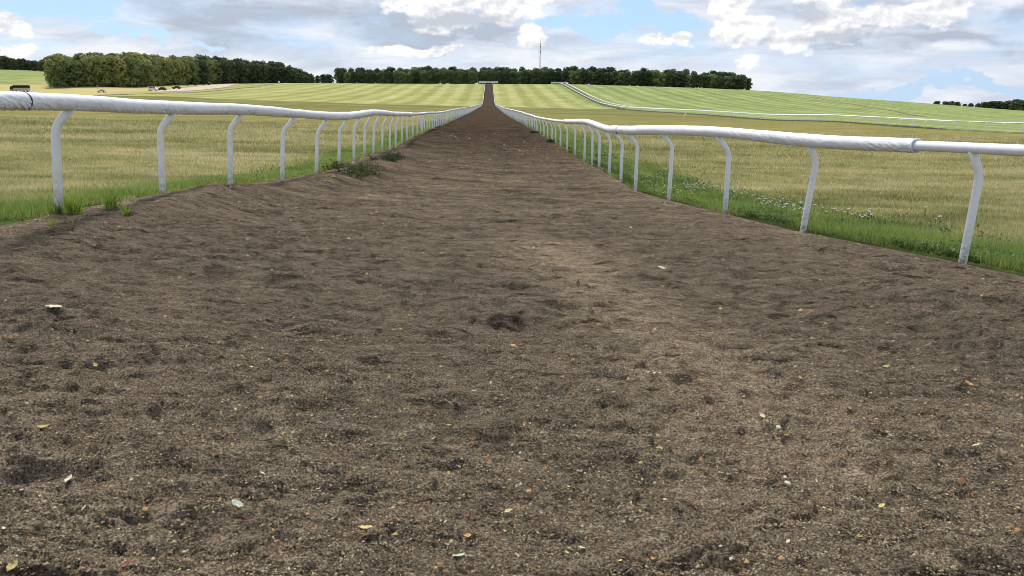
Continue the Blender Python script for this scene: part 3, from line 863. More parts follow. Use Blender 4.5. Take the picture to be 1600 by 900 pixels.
# ------------------------------------------------------------------ radio mast
def mast():
    d = 960.0; b = at(844, 112, d); z0 = T(b[0], d); H = EYE + (150 - 76) / FE * d - z0
    root = empty('radio_mast', (b[0], d, z0)); tag(root, 'slim grey lattice radio mast rising above the long crest wood', 'mast')
    mb = MB(); n = 22
    def r(z): return 1.5 - 1.0 * z / H
    for k in range(4):
        a = math.pi / 4 + k * math.pi / 2
        mb.tube([(r(z) * math.cos(a), r(z) * math.sin(a), z) for z in (0, H)], .16, 5)
    for i in range(n):
        z1, z2 = H * i / n, H * (i + 1) / n
        for k in range(4):
            a, a2 = math.pi / 4 + k * math.pi / 2, math.pi / 4 + (k + 1) * math.pi / 2
            mb.tube([(r(z1) * math.cos(a), r(z1) * math.sin(a), z1), (r(z2) * math.cos(a2), r(z2) * math.sin(a2), z2)], .08, 4)
    mb.build('lattice', M['steel'], root)
    MB().tube([(0, 0, H), (0, 0, H + 4)], .14, 6).build('aerial', M['steel'], root)
    for z in (H * .82, H * .93): MB().tube([(0, -.9, z), (0, -1.5, z)], [.9, .9], 12).build('dish', M['steel'], root)
mast()

# ------------------------------------------------------------------ vehicles and small things under the left wood
def car(px, row, wpx, label, paint, kind='car', rz=0.0):
    p = hit(px, row)
    L = wpx / FE * p[1]
    L0 = {'car': 4.3, 'van': 5.4, 'lorry': 8.2}[kind]; s = max(.9, min(L / L0, 1.9))
    root = empty({'car': 'parked_car', 'van': 'parked_van', 'lorry': 'horsebox_lorry'}[kind], p, rz + math.pi / 2); root.scale = (s, s, s)
    tag(root, label, {'car': 'car', 'van': 'van', 'lorry': 'lorry'}[kind], 'vehicles parked below the left wood')
    if kind == 'car':
        W = 1.75
        MB().prism([(-2.1, .35), (2.1, .35), (2.15, .62), (2.05, .82), (1.0, .92), (-1.75, .95), (-2.12, .85), (-2.15, .55)], W).build('body', paint, root)
        MB().prism([(-1.75, .94), (.95, .91), (.30, 1.42), (-1.25, 1.45)], W * .86).build('cabin_glass', M['glass'], root)
        MB().prism([(-1.30, 1.43), (.32, 1.40), (.15, 1.49), (-1.05, 1.51)], W * .84).build('roof', paint, root)
        wy, wr = 1.32, .33
    elif kind == 'van':
        W = 1.95
        MB().prism([(-2.6, .4), (2.6, .4), (2.62, 1.0), (2.0, 1.25), (1.35, 2.25), (-2.5, 2.32), (-2.62, 2.1)], W).build('body', paint, root)
        MB().prism([(1.42, 1.30), (1.92, 1.27), (1.42, 2.05), (.60, 2.05), (.60, 1.30)], W + .03).build('cab_window', M['glass'], root)
        MB().prism([(-2.1, 1.4), (.3, 1.4), (.3, 2.0), (-2.1, 2.0)], W + .03).build('side_window', M['glass'], root)
        wy, wr = 1.7, .37
    else:
        W = 2.4
        MB().prism([(-4.0, .9), (2.4, .9), (2.4, 2.0), (-4.0, 2.0)], W).build('pale_side_panel', M['palewood'], root)
        MB().prism([(-4.05, 2.0), (2.45, 2.0), (2.5, 3.05), (2.2, 3.2), (-4.0, 3.2)], W + .06).build('dark_roof_box', M['darkwood'], root)
        MB().prism([(2.46, .7), (4.0, .7), (4.05, 1.5), (3.7, 2.7), (2.55, 2.8)], W - .1).build('cab', M['carblack'], root)
        MB().prism([(-4.0, .55), (3.9, .55), (3.9, .88), (-4.0, .88)], W - .3).build('chassis', M['darkwood'], root)
        wy, wr = 2.7, .48
    for sx in (-1, 1):
        for sy in (-wy, wy):
            MB().disc((sx * (W / 2 - .1), sy, wr), wr, .22, 14).build('wheel', M['tyre'], root)
car(32, 144.2, 25, 'dark horsebox lorry with a pale side, parked in straw-coloured grass beyond the padded rail', M['carblack'], 'lorry')
car(159, 144.6, 12, 'small silver-white car parked beside a thin pole below the wood', M['carwhite'], 'car')
car(239.5, 141.7, 13, 'white van parked at the lower end of the pale gravel road', M['carwhite'], 'van', math.pi)
car(253, 141.4, 13, 'black car parked close beside the white van', M['carblack'], 'car')
car(276, 138.9, 12, 'brownish car parked on the gravel road between black car and bush', M['carbrown'], 'car')
car(322, 132.6, 13, 'navy blue car parked at the top of the gravel road against the wood', M['carblue'], 'car')
def bush(px, row, wpx, label):
    p = hit(px, row); w = wpx / FE * p[1]
    o = put('bush', crown_mesh(int(px), w * .8, w, 6, M['leaf_dark'], .05), None, p); tag(o, label, 'bush')
bush(304.5, 133.8, 6, 'small dark round bush beside the gravel road below the wood')
bush(292, 134.0, 4, 'tiny dark bush on the grass bank above the brownish car')
def marker(px, row, hpx, wpx, label, lean=0.0, cat='marker'):
    p = hit(px, row); h = hpx / FE * p[1]; w = wpx / FE * p[1]
    root = empty('marker_post', p); root.rotation_euler = (0, lean, 0); tag(root, label, cat, 'white markers standing in the mown grass')
    MB().box((0, 0, h * .3), (w * .35, w * .25, h * .6 + .2)).build('stake', M['farwhite'], root)
    MB().box((0, -.02, h * .7), (w, w * .3, h * .6)).build('board', M['farwhite'], root)
for px, row, h, lab in ((346.5,142.3,3.2,'white marker board beside the worn path, lowest of the line'), (358.5,140.2,3.2,'white marker board between gravel road and worn path'),
                        (396,136.4,3.4,'white marker board halfway up the worn path'), (402,134.2,3.4,'white marker board standing just above the halfway marker'),
                        (436,130.6,3.6,'white marker board at the top end of the worn path'), (477,129.6,2.6,'lone white marker board at the foot of the tapering wood')):
    marker(px, row, h, 2.4, lab)
marker(1067.5, 184, 8, 1.6, 'leaning white stake standing in the rough grass before the distant rail', .5)
p = hit(153.5, 143.5); o = MB().tube([(0, 0, 0), (0, 0, 2.6)], .12, 6).box((0, 0, 3.0), (.6, .5, .9)).build('signal_pole', M['steel'], None, False, p)
tag(o, 'thin dark pole with a box on top beside the small silver-white car', 'pole')
def far_fence(pa, pb, n, label, hh):
    a, b = hit(*pa), hit(*pb)
    root = empty('rail_fence', a); tag(root, label, 'fence', 'low fences across the left meadow'); inv = -a
    P = [np.array([a[0] + (b[0] - a[0]) * t, a[1] + (b[1] - a[1]) * t, 0]) for t in np.linspace(0, 1, n)]
    for q in P: q[2] = T(q[0], q[1])
    for q in P: MB().box((0, 0, hh / 2), (.22, .22, hh)).build('post', M['farwhite'], root, False, q + inv)
    MB().tube([q + [0, 0, hh] + inv for q in P], .12, 6).build('rail', M['farwhite'], root)
far_fence((166, 147.6), (222, 147.4), 13, 'low white rail fence in the meadow below the silver-white car', 1.2)
far_fence((-20, 145.0), (62, 146.2), 16, 'pale post and rail fence beside the dark horsebox lorry', 1.5)
def person(px, row, hpx, label, kind):
    p = hit(px, row); h = hpx / FE * p[1]; s = h / 1.72
    root = empty('person', p); root.scale = (s, s, s); tag(root, label, 'person', 'people on the hillside below the crest wood')
    V = [(0,0,.95),(0,0,1.2),(0,0,1.42),(0,0,1.52),(0,0,1.66),(.10,0,.92),(.13,.02,.5),(.13,0,.06),(.13,-.14,.03),(-.10,0,.92),(-.13,.08,.5),(-.14,.12,.06),(-.14,-.02,.03),
         (.19,0,1.40),(.25,.03,1.13),(.24,-.08,.88),(-.19,0,1.40),(-.25,.03,1.13),(-.24,-.05,.88)]
    E = [(0,1),(1,2),(2,3),(3,4),(0,5),(5,6),(6,7),(7,8),(0,9),(9,10),(10,11),(11,12),(2,13),(13,14),(14,15),(2,16),(16,17),(17,18)]
    R = [.15,.15,.15,.06,.11,.10,.075,.05,.04,.10,.075,.05,.04,.06,.045,.035,.06,.045,.035]
    me = bpy.data.meshes.new('body'); me.from_pydata(V, E, []); me.materials.append(M['cloth'])
    o = put('body', me, root); md = o.modifiers.new('skin', 'SKIN'); o.modifiers.new('smooth', 'SUBSURF').levels = 1
    for q, r in zip(me.skin_vertices[0].data, R): q.radius = (r, r * .8)
    me.skin_vertices[0].data[0].use_root = True
person(1084, 139.2, 3.6, 'distant person in pale clothing standing on the hillside below the crest wood', 0)
person(1088.5, 139.4, 4.0, 'distant person in dark clothing, the taller of two below the crest wood', 0)

# ------------------------------------------------------------------ grass, weeds and flowers
def blades(name, X, Y, h, w, col, label, lean=.5, zoff=-.01, Z=None):
    n = len(X); Z = (terrain(X, Y) if Z is None else Z) + zoff
    a = rng.uniform(0, 2 * np.pi, n); ln = rng.uniform(.05, lean, n) * h; b = rng.uniform(0, 2 * np.pi, n)
    ux, uy = np.cos(a) * w / 2, np.sin(a) * w / 2
    lx, ly = np.cos(b) * ln, np.sin(b) * ln
    V = np.empty((n, 5, 3))
    V[:, 0] = np.stack([X - ux, Y - uy, Z], -1); V[:, 1] = np.stack([X + ux, Y + uy, Z], -1)
    V[:, 2] = np.stack([X + ux * .75 + lx * .35, Y + uy * .75 + ly * .35, Z + h * .6], -1)
    V[:, 3] = np.stack([X - ux * .75 + lx * .35, Y - uy * .75 + ly * .35, Z + h * .6], -1)
    V[:, 4] = np.stack([X + lx, Y + ly, Z + h * .97], -1)
    i = np.arange(n)[:, None] * 5
    tri = np.concatenate([i + [0, 1, 2], i + [0, 2, 3], i + [3, 2, 4]], 0)
    c4 = np.concatenate([col, np.ones((n, 1))], 1)
    return mesh(name, V.reshape(-1, 3), tri, M['blade'], False, {'tint': ('FLOAT_COLOR', np.repeat(c4, 5, 0))})
def pick(t, cols):
    cols = np.array(cols); t = np.clip(t, 0, .9999) * (len(cols) - 1); i = t.astype(int); f = (t - i)[:, None]
    return cols[i] * (1 - f) + cols[i + 1] * f
STRAW = [(.18, .20, .075), (.345, .335, .145), (.53, .475, .25), (.69, .59, .36)]
VERG = [(.075, .125, .03), (.17, .26, .058), (.30, .38, .09), (.42, .44, .16)]
def meadow(side, n, y0, y1):
    Y = y0 * (y1 / y0) ** rng.random(n)
    e = xL(Y) if side < 0 else xR(Y)
    lim = -(.735 * Y + 3.0) if side < 0 else (.70 * Y + 3.0)
    X = e + side * .15 + (lim - e - side * .15) * rng.random(n)
    out = np.abs(X - e)
    t = 1.1 * (fbm(X * .16, Y * .45, 4, 5) - .5) + .7 * (fbm(X * 1.3, Y * 1.6, 3, 6) - .5) + .45 * rng.random(n) + .26
    if side < 0: t = t - .02
    else: t = t + .06 * sstep(3, 8, out)
    col = pick(t, STRAW)
    vw = 1 - sstep(.35, 1.3 if side < 0 else 2.4, out + (fbm(X * .9, Y * .5, 3, 12) - .5) * 1.1)
    vc = pick(rng.random(n) * .6 + .4 * fbm(X * 2, Y * 2, 3, 9), VERG)
    col = col * (1 - vw[:, None]) + vc * vw[:, None]
    h = (rng.uniform(.045, .10, n) + vw * rng.uniform(.02, .09, n)) * np.maximum(1, Y / 22)
    w = np.maximum(.006, .00085 * Y) * rng.uniform(.7, 1.4, n)
    return X, Y, h, w, col
for side, lab in ((-1, 0), (1, 0)):
    X, Y, h, w, col = meadow(side, 190000, 5.0, 62)
    o = put('grass', blades('grass', X, Y, h, w, col, '')); tagk(o, 'stuff')
def verge(side, n, y0, y1):
    Y = y0 * (y1 / y0) ** rng.random(n); e = xL(Y) if side < 0 else xR(Y)
    out = np.abs(rng.normal(0, .55 if side < 0 else .95, n)) + .08 + (fbm(Y * 1.3, Y * 0, 3, 31 if side < 0 else 33) - .5) * .35
    X = e + side * out
    t = rng.random(n) * .5 + 1.3 * (fbm(X * 1.4, Y * .9, 3, 9) - .5) + .25 + .25 * (out < .4)
    col = pick(t, VERG)
    yl = (rng.random(n) < .10 + .12 * (out < .35)); col[yl] = pick(rng.random(yl.sum()), [(.16, .17, .03), (.26, .23, .06)])
    h = rng.uniform(.04, .11, n) * (1 + .5 * fbm(X * 1.5, Y * 1.5, 2, 15)) * np.maximum(1, Y / 26) * np.where(out < .3, .7, 1)
    w = np.maximum(.007, .0009 * Y) * rng.uniform(.7, 1.5, n)
    return X, Y, h, w, col
for side in (-1, 1):
    X, Y, h, w, col = verge(side, 60000 if side < 0 else 80000, 5.0, 75)
    o = put('verge_grass', blades('verge_grass', X, Y, h, w, col, '', .7)); tagk(o, 'stuff')
def leafy(n):
    """broad dark leaves of the weeds between the yarrow"""
    Y = 7 * (40 / 7) ** rng.random(n); out = np.abs(rng.normal(.55, .55, n)) + .15; X = xR(Y) + out
    keep = fbm(X * 1.5, Y * .55, 3, 131) + .12 * rng.random(n) > .56; X, Y = X[keep], Y[keep]; n = len(X)
    Z = terrain(X, Y) + rng.uniform(.02, .10, n)
    N = rng.normal(0, .5, (n, 3)); N[:, 2] += 1; N /= np.linalg.norm(N, axis=1)[:, None]
    A = np.cross(N, rng.normal(size=(n, 3))); A /= np.linalg.norm(A, axis=1)[:, None]; B = np.cross(N, A)
    sz = (rng.uniform(.016, .042, n) * np.maximum(1, Y / 16))[:, None]; P = np.stack([X, Y, Z], -1)
    V = np.stack([P - A * sz, P - B * sz * .45 + N * sz * .15, P + A * sz, P + B * sz * .45 + N * sz * .15], 1).reshape(-1, 3)
    col = pick(rng.random(n), [(.05, .088, .028), (.10, .155, .045), (.17, .225, .07)])
    return mesh('verge_weeds', V, np.arange(4 * n).reshape(-1, 4), M['blade'], False, {'tint': ('FLOAT_COLOR', np.repeat(np.concatenate([col, np.ones((n, 1))], 1), 4, 0))})
tagk(put('verge_weeds', leafy(40000)), 'stuff')
# grass tufts growing out of the soil beside the nearest posts
def tuft(px, row, hpx, wpx, n, label, cols):
    p = hit(px, row, 3, 60); d = p[1]; z = max(soil_z(p[0], d) - .02, p[2]); H = hpx / FE * d * 1.04; W = wpx / FE * d
    X = rng.normal(0, W * .13, n); Y = rng.normal(0, W * .13, n); h = H * rng.uniform(.55, 1.05, n); w = rng.uniform(.006, .012, n)
    t = rng.random(n); me = blades('grass_tuft', X, Y, h, w, pick(t, cols), '', .75, -.03, np.zeros(n))
    o = put('grass_tuft', me, None, (p[0], d, z)); tag(o, label, 'grass tuft', 'grass tufts beside the nearest post')
FRESH = [(.13, .21, .03), (.26, .36, .05), (.42, .48, .11)]
tuft(118, 341, 40, 30, 150, 'tall bright green grass tuft growing in soil just beside the nearest padded-rail post', FRESH)
tuft(175, 337, 35, 30, 110, 'bright green grass tuft standing alone on the soil bank between two posts', FRESH)
tuft(200, 346, 24, 17, 40, 'small sparse grass tuft on the soil in front of the lone bright tuft', FRESH)
tuft(90, 340, 26, 32, 90, 'dark green grass tuft hiding the foot of the nearest padded-rail post', VERG)
tuft(84, 358, 24, 14, 26, 'thin pale grass sprig on bare soil nearest the camera', FRESH)
tuft(114, 366, 36, 20, 14, 'straggly dry grass sprig on bare soil below the tall tuft', [(.16, .13, .06), (.24, .2, .1)])
tuft(38, 345, 18, 34, 60, 'low green tuft at the soil edge beside the frame edge', VERG)
# dark scrubby weeds on the bank
def weed(px, row, hpx, wpx, label, seed, shade=1.0):
    r = np.random.default_rng(seed); p = hit(px, row, 3, 200); d = p[1]; H = hpx / FE * d * .78; W = wpx / FE * d * 1.25
    root = empty('low_weed', (p[0], d, p[2] + .02)); tag(root, label, 'weed', 'dark weeds along the soil bank')
    mb = MB(); P, N = [], []
    for k in range(26):
        a = r.uniform(0, 6.28); q = math.sqrt(r.random()); x, y = W / 2 * q * math.cos(a), W * .42 * q * math.sin(a); hh = H * (1 - .55 * q * q) * r.uniform(.6, 1.05)
        tip = (x * 1.12, y * 1.12, hh); mb.tube([(x * .6, y * .6, -.05), (x * .95, y * .95, hh * .6), tip], [.006, .005, .003], 4)
        for j in range(26):
            t = r.uniform(.1, 1); P.append((x * (.6 + .5 * t) + r.normal(0, .05), y * (.6 + .5 * t) + r.normal(0, .05), hh * t + r.normal(0, .02)))
    P = np.array(P); n = len(P); N = r.normal(size=(n, 3)); N /= np.linalg.norm(N, axis=1)[:, None]; A = np.cross(N, r.normal(size=(n, 3))); A /= np.linalg.norm(A, axis=1)[:, None]; B = np.cross(N, A)
    s = r.uniform(.014, .034, (n, 1)) * max(1, d / 20); V = np.stack([P - A * s, P - B * s * .5, P + A * s, P + B * s * .5], 1).reshape(-1, 3)
    col = pick(r.random(n), [(.03 * shade, .045 * shade, .016), (.065 * shade, .085 * shade, .028), (.13 * shade, .14 * shade, .05)])
    put('leaves', mesh('leaves', V, np.arange(4 * n).reshape(-1, 4), M['blade'], False, {'tint': ('FLOAT_COLOR', np.repeat(np.concatenate([col, np.ones((n, 1))], 1), 4, 0))}), root)
    mb.build('stems', M['bark'], root)
for px, row, h, w, lab, sh in ((548, 281, 32, 44, 'dark scrubby weed nearest the camera on the soil bank under the padded rail', 1.0), (575, 276, 32, 40, 'olive-brown scrubby weed on the bank between the first and the last clump', 1.25),
                           (530, 268, 22, 34, 'low brown weed at the foot of a post before the big clump', 1.2), (600, 256, 22, 32, 'dark weed clump further along the bank beneath close-set posts', .9), (615, 252, 18, 26, 'dark weed clump last in the scrubby row on the bank', .9),
                           (676, 208, 7, 11, 'small dark weed at the soil edge where the rail posts crowd together', 1.0), (688, 202, 6, 10, 'tiny dark weed furthest along the soil edge by the crowded posts', 1.0),
                           (834, 209, 5, 9, 'tiny dark weed on the soil edge furthest up the sleeve-ended rail', 1.0), (860, 223, 5, 10, 'small dark weed at the soil edge under the thin part of the sleeve-ended rail', 1.0)):
    weed(px, row, h, w, lab, int(px), sh)
# yarrow in the verge
def yarrow_protos():
    L = []
    for k in range(5):
        r = random.Random(k); st = MB(); heads = []
        for q in range(r.randint(2, 4)):
            a = r.uniform(0, 6.28); q0 = r.uniform(.0, .07); x, y = q0 * math.cos(a), q0 * math.sin(a); h = r.uniform(.12, .21)
            st.tube([(x * .5, y * .5, -.04), (x, y, h)], .0035, 4)
            hd = MB(); heads.append(hd)
            for j in range(9):
                b = j * 2.4; rr_ = .0066 * math.sqrt(j); c = Vector((x + rr_ * 1.25 * math.cos(b), y + rr_ * 1.25 * math.sin(b), h + r.uniform(-.004, .004)))
                n0 = len(hd.v); hd.v += [tuple(c + Vector((.0058 * math.cos(t), .0058 * math.sin(t), 0))) for t in (0, 1.05, 2.1, 3.14, 4.19, 5.24)] + [tuple(c + Vector((0, 0, .009)))]
                for t in range(6): hd.f.append([n0 + t, n0 + (t + 1) % 6, n0 + 6])
        L.append((st.mesh('stems', plain('stem_green_%d' % k, (.05, .09, .02), .8)), [hd.mesh('flower_head', M['petal']) for hd in heads]))
    return L
YA = yarrow_protos()
FL = []
for cx, cy, sx, sy, n in ((1005, 280, 22, 8, 12), (1060, 292, 34, 9, 26), (1100, 288, 24, 8, 18), (1150, 300, 28, 7, 16), (1205, 314, 24, 6, 24), (1235, 322, 24, 7, 14), (1262, 326, 14, 8, 10), (1345, 336, 22, 3, 12), (1300, 332, 40, 7, 6), (950, 265, 22, 7, 14), (915, 247, 16, 6, 12), (890, 235, 12, 5, 10), (1450, 340, 50, 10, 4)):
    for _ in range(n): FL.append((random.gauss(cx, sx * .6), random.gauss(cy + 10, sy * .6), 'white'))
for cx, cy, sx, sy, n in ((365, 278, 18, 2, 5), (565, 240, 10, 2, 4)):
    for _ in range(n): FL.append((random.gauss(cx, sx * .6), random.gauss(cy + 6, sy * .6), 'left'))
for k, (px, py, w) in enumerate(FL):
    p = hit(px, py, 4, 120)
    if xL(p[1]) - .05 < p[0] < xR(p[1]) + .1: continue
    root = empty('yarrow', p, random.uniform(0, 6)); s = random.uniform(.6, .9) * max(1, p[1] / 22); root.scale = (s * .85, s * .85, s)
    if w == 'left': tag(root, 'small white wildflower in the green strip behind the padded rail on the wood side', 'wildflower', 'white wildflowers on the wood side')
    elif px < 1030: tag(root, 'white yarrow in the green verge far along the sleeve-ended rail', 'wildflower', 'white yarrow far along the rail')
    elif px < 1270: tag(root, 'white yarrow among dark leaves in the green verge beside the leaning posts', 'wildflower', 'white yarrow drift by the leaning posts')
    else: tag(root, 'white yarrow scattered in grass between the two nearest leaning posts', 'wildflower', 'white yarrow near the nearest leaning posts')
    st, heads = random.choice(YA); put('stems', st, root)
    for hd in heads: put('flower_head', hd, root)

# ------------------------------------------------------------------ soil crumbs, leaves and stones
def crumbs(n):
    Y = 1.45 * (48 / 1.45) ** (rng.random(n) ** 1.5)
    X = (rng.random(n) * 2 - 1) * np.minimum(.76 * Y + .35, 4.1)
    X = np.clip(X, xL(Y) + .1, xR(Y) - .1)
    Z = np.concatenate([soil_grid(X[k:k + 20000], Y[k:k + 20000]) for k in range(0, n, 20000)])
    s = rng.lognormal(math.log(.0021), .38, n) * np.maximum(1, Y / 3.0) ** .75
    s = np.minimum(s, .022)
    red = rng.random(n) < .03; big = red & (rng.random(n) < .14); s = np.where(big, s * 2.3, s)
    base = np.array([(1, 0, -.5), (-.5, .87, -.5), (-.5, -.87, -.5), (.2, .1, .8)])
    V = base[None] * s[:, None, None] * rng.uniform(.55, 1.45, (n, 4, 1))
    a = rng.uniform(0, 6.28, n); c, q = np.cos(a)[:, None], np.sin(a)[:, None]
    V[:, :, 0] *= 1.35
    x, y = V[:, :, 0] * c - V[:, :, 1] * q, V[:, :, 0] * q + V[:, :, 1] * c
    V = np.stack([x + X[:, None], y + Y[:, None], V[:, :, 2] * .8 + Z[:, None] + s[:, None] * .25], -1).reshape(-1, 3)
    i = np.arange(n)[:, None] * 4
    F3 = np.concatenate([i + [0, 1, 3], i + [1, 2, 3], i + [2, 0, 3]], 0)
    t = rng.random(n) ** 1.9
    col = pick(t, [(.055, .043, .030), (.12, .093, .063), (.19, .150, .102), (.28, .225, .150), (.44, .36, .24)])
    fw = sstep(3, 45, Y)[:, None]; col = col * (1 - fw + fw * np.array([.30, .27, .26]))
    col[red] = pick(rng.random(red.sum()), [(.16, .07, .035), (.32, .17, .07), (.42, .32, .12)])
    return mesh('soil_crumbs', V, F3, M['crumb'], False, {'tint': ('FLOAT_COLOR', np.repeat(np.concatenate([col, np.ones((n, 1))], 1), 4, 0))})
tagk(put('soil_crumbs', crumbs(360000)), 'stuff')

def leaf_mesh(k, col):
    r = random.Random(k)
    n = 7; V = [(-1, 0, .05)]; F_ = []
    top, bot = [], []
    for i in range(1, n):
        t = i / n; x = -1 + 2 * t; w = .52 * math.sin(math.pi * t ** .85) * r.uniform(.8, 1.15); z = .18 * x * x + r.uniform(-.05, .05)
        V += [(x, w, z + .16 * r.random()), (x, 0, z), (x, -w, z + .12 * r.random())]
    V.append((1, 0, .22)); e = len(V) - 1
    F_ += [[0, 2, 1], [0, 3, 2]]
    for i in range(n - 2):
        a = 1 + i * 3; F_ += [[a, a + 1, a + 4, a + 3], [a + 1, a + 2, a + 5, a + 4]]
    a = 1 + (n - 2) * 3; F_ += [[a, a + 1, e], [a + 1, a + 2, e]]
    return mesh('fallen_leaf', V, F_, plain('leaf_litter_%d' % k, col, .7, .25, 3))
LC = {'yellow': (.43, .34, .12), 'orange': (.42, .22, .07), 'red': (.16, .05, .035), 'pale': (.52, .46, .30), 'mint': (.36, .39, .30), 'brown': (.16, .09, .045)}
LM = {c: [leaf_mesh(i * 10 + j, tuple(v * q for v in LC[c])) for j, q in enumerate((1.0, .8))] for i, c in enumerate(LC)}
def leaf(px, py, c, wpx, label, group):
    p = soil_hit(px, py); d = p[1]; z = soil_z(p[0], d)
    o = put('fallen_leaf', random.choice(LM[c]), None, (p[0], d, z + .004), random.uniform(0, 6.28)); s = wpx / F * math.hypot(d, EYE - z) / 2 * 1.12
    o.scale = (s, s, s); o.rotation_euler.x = random.uniform(-.35, .35); o.rotation_euler.y = random.uniform(-.35, .35)
    tag(o, label, 'leaf', group)
for px, py, c, w, lab in (
  (20,887,'yellow',22,'large yellow leaf in the bottom corner of the soil'), (372,793,'mint',20,'pale mint-green leaf lying on the brown soil beside an orange fleck'), (68,670,'yellow',17,'yellow leaf lying well above the corner leaf, near the frame edge'),
  (795,803,'yellow',24,'long yellow curled leaf near the bottom middle of the track'), (803,541,'orange',17,'orange leaf in the middle of the track'), (1022,583,'pale',26,'pale yellow torn leaf just beyond the middle of the track'),
  (717,871,'mint',20,'pale green leaf at the bottom of the track close to long curled leaf'), (571,833,'yellow',20,'pale yellow leaf lying between the mint leaf and long curled leaf'), (197,887,'red',18,'dark red leaf next to the yellow corner leaf'),
  (340,717,'red',14,'dark red leaf in the near soil above the mint-green leaf'), (729,811,'red',13,'crimson leaf beside the long yellow curled leaf'), (656,580,'red',9,'tiny red leaf beyond the orange leaf'),
  (1385,573,'yellow',11,'small yellow leaf on the open soil below the leaning posts'), (1590,796,'yellow',13,'yellow leaf close to the frame edge below the leaning posts'), (1377,796,'yellow',13,'yellow leaf on a dark soil scar'),
  (1030,695,'yellow',18,'yellow leaf lying on a dark patch of soil'), (1526,695,'pale',13,'pale narrow leaf on the soil in the near corner'), (86,494,'pale',22,'pale pinkish torn leaf on the soil by the frame edge'),
  (1035,420,'pale',14,'pale leaf on dark soil before the flowering verge'), (1252,487,'orange',12,'small orange leaf far out on the soil'), (1515,601,'orange',14,'orange-red leaf lying on rough soil'), (730,840,'orange',14,'orange curled leaf just below the long yellow one'),
  (108,752,'pale',17,'pale bent stalk-like leaf on the near soil'), (150,577,'yellow',11,'thin yellow leaf beyond the near corner'), (345,790,'orange',9,'orange fleck of leaf beside the mint-green leaf'), (1190,661,'pale',14,'pale leaf among rough clods')):
    leaf(px, py, c, w, lab, 'leaves singled out on the track')
for k in range(258):
    c = random.choices(['yellow', 'orange', 'red', 'pale', 'brown'], [4, 3, 1.2, 4, 5])[0]
    py = 390 + 505 * random.random() ** .8; px = random.uniform(-20, 1620)
    leaf(px, py, c, random.uniform(4, 10) * (.45 + .6 * (py - 390) / 500), {'yellow': 'small yellowed scrap of leaf', 'orange': 'small orange scrap of leaf', 'red': 'small dark red scrap of leaf', 'pale': 'small bleached scrap of leaf', 'brown': 'small brown scrap of leaf'}[c] + ' scattered on the dirt track', c + ' leaf scraps on the track')
SM = []
for k in range(4):
    r = np.random.default_rng(k); d = r.normal(size=(26, 3)); d /= np.linalg.norm(d, axis=1)[:, None]
    import bmesh
    bm = bmesh.new()
    for q in d: bm.verts.new(tuple(q * [1, .75, .55] * r.uniform(.8, 1.1)))
    bmesh.ops.convex_hull(bm, input=bm.verts); me = bpy.data.meshes.new('pebble'); bm.to_mesh(me); bm.free(); me.materials.append(M['stone']); SM.append(me)
def pebble(px, py, w, lab, grp):
    p = soil_hit(px, py); d = p[1]; z = soil_z(p[0], d); o = put('pebble', random.choice(SM), None, (p[0], d, z + .004), random.uniform(0, 6))
    s = w / F * math.hypot(d, EYE - z) / 2; o.scale = (s, s, s); tag(o, lab, 'pebble', grp)
for px, py, w, lab in ((741,621,10,'white pebble alone on the middle of the track'), (1229,774,14,'pale flat pebble beside a black clod'), (1226,752,9,'small round pale pebble above the flat pebble'), (1141,889,9,'white pebble at the bottom of the track'), (1216,670,12,'flat grey-white pebble on rippled soil')):
    pebble(px, py, w, lab, 'pale pebbles on the track')
for k in range(90): 
    py = 400 + 495 * random.random() ** .8
    pebble(random.uniform(-10, 1610), py, random.uniform(2.5, 6) * (.5 + .6 * (py - 400) / 500), 'tiny pale pebble scattered on the dirt track', 'tiny pebbles on the track')

# ------------------------------------------------------------------ sky, sun, camera
SUN_EL, SUN_AZ = math.radians(54), math.radians(-22)       # azimuth from straight ahead, negative to the left
W = bpy.data.worlds.new('World'); S.world = W; W.use_nodes = True
t = NT(W.node_tree)
bg = W.node_tree.nodes['Background']
sky = t.node('ShaderNodeTexSky'); sky.sky_type = 'NISHITA'; sky.sun_disc = False
sky.sun_elevation = SUN_EL; sky.sun_rotation = SUN_AZ; sky.altitude = 50; sky.air_density = 1.0; sky.dust_density = .6; sky.ozone_density = 2.0
gen = t.node('ShaderNodeTexCoord').outputs['Generated']
sx = t.node('ShaderNodeSeparateXYZ'); t.put(sx.inputs[0], gen)
x, y, z = sx.outputs
zc = t.m('MAXIMUM', z, .02)
cv = t.node('ShaderNodeCombineXYZ'); t.put(cv.inputs[0], x); t.put(cv.inputs[1], y); t.put(cv.inputs[2], zc)
t.l.new(cv.outputs[0], sky.inputs['Vector'])
A = t.m('MULTIPLY', t.m('ARCTAN2', x, y), FE)              # bearing, in the frame's pixels
E = t.m('MULTIPLY', t.m('ARCSINE', z), FE)                 # height above the horizon
def az(px): return FE * math.atan((px - 765) / FE)
pv_ = t.node('ShaderNodeCombineXYZ'); t.put(pv_.inputs[0], A); t.put(pv_.inputs[1], t.m('MULTIPLY', E, 1.5)); P0 = pv_.outputs[0]
def shifted(vec, dx, dy):
    n = t.node('ShaderNodeVectorMath', operation='ADD'); t.put(n.inputs[0], vec); n.inputs[1].default_value = (dx, dy, 0); return n.outputs[0]
def blob(px, row, w, h, A_=None, E_=None):
    c = (1 / math.cos(math.atan((px - 765) / FE))) ** 1
    u = t.m('DIVIDE', t.m('SUBTRACT', A_ or A, az(px)), w / c); v = t.m('DIVIDE', t.m('SUBTRACT', E_ or E, 150 - row), h)
    return t.m('SUBTRACT', 1.0, t.m('SQRT', t.m('ADD', t.m('MULTIPLY', u, u), t.m('MULTIPLY', v, v))))
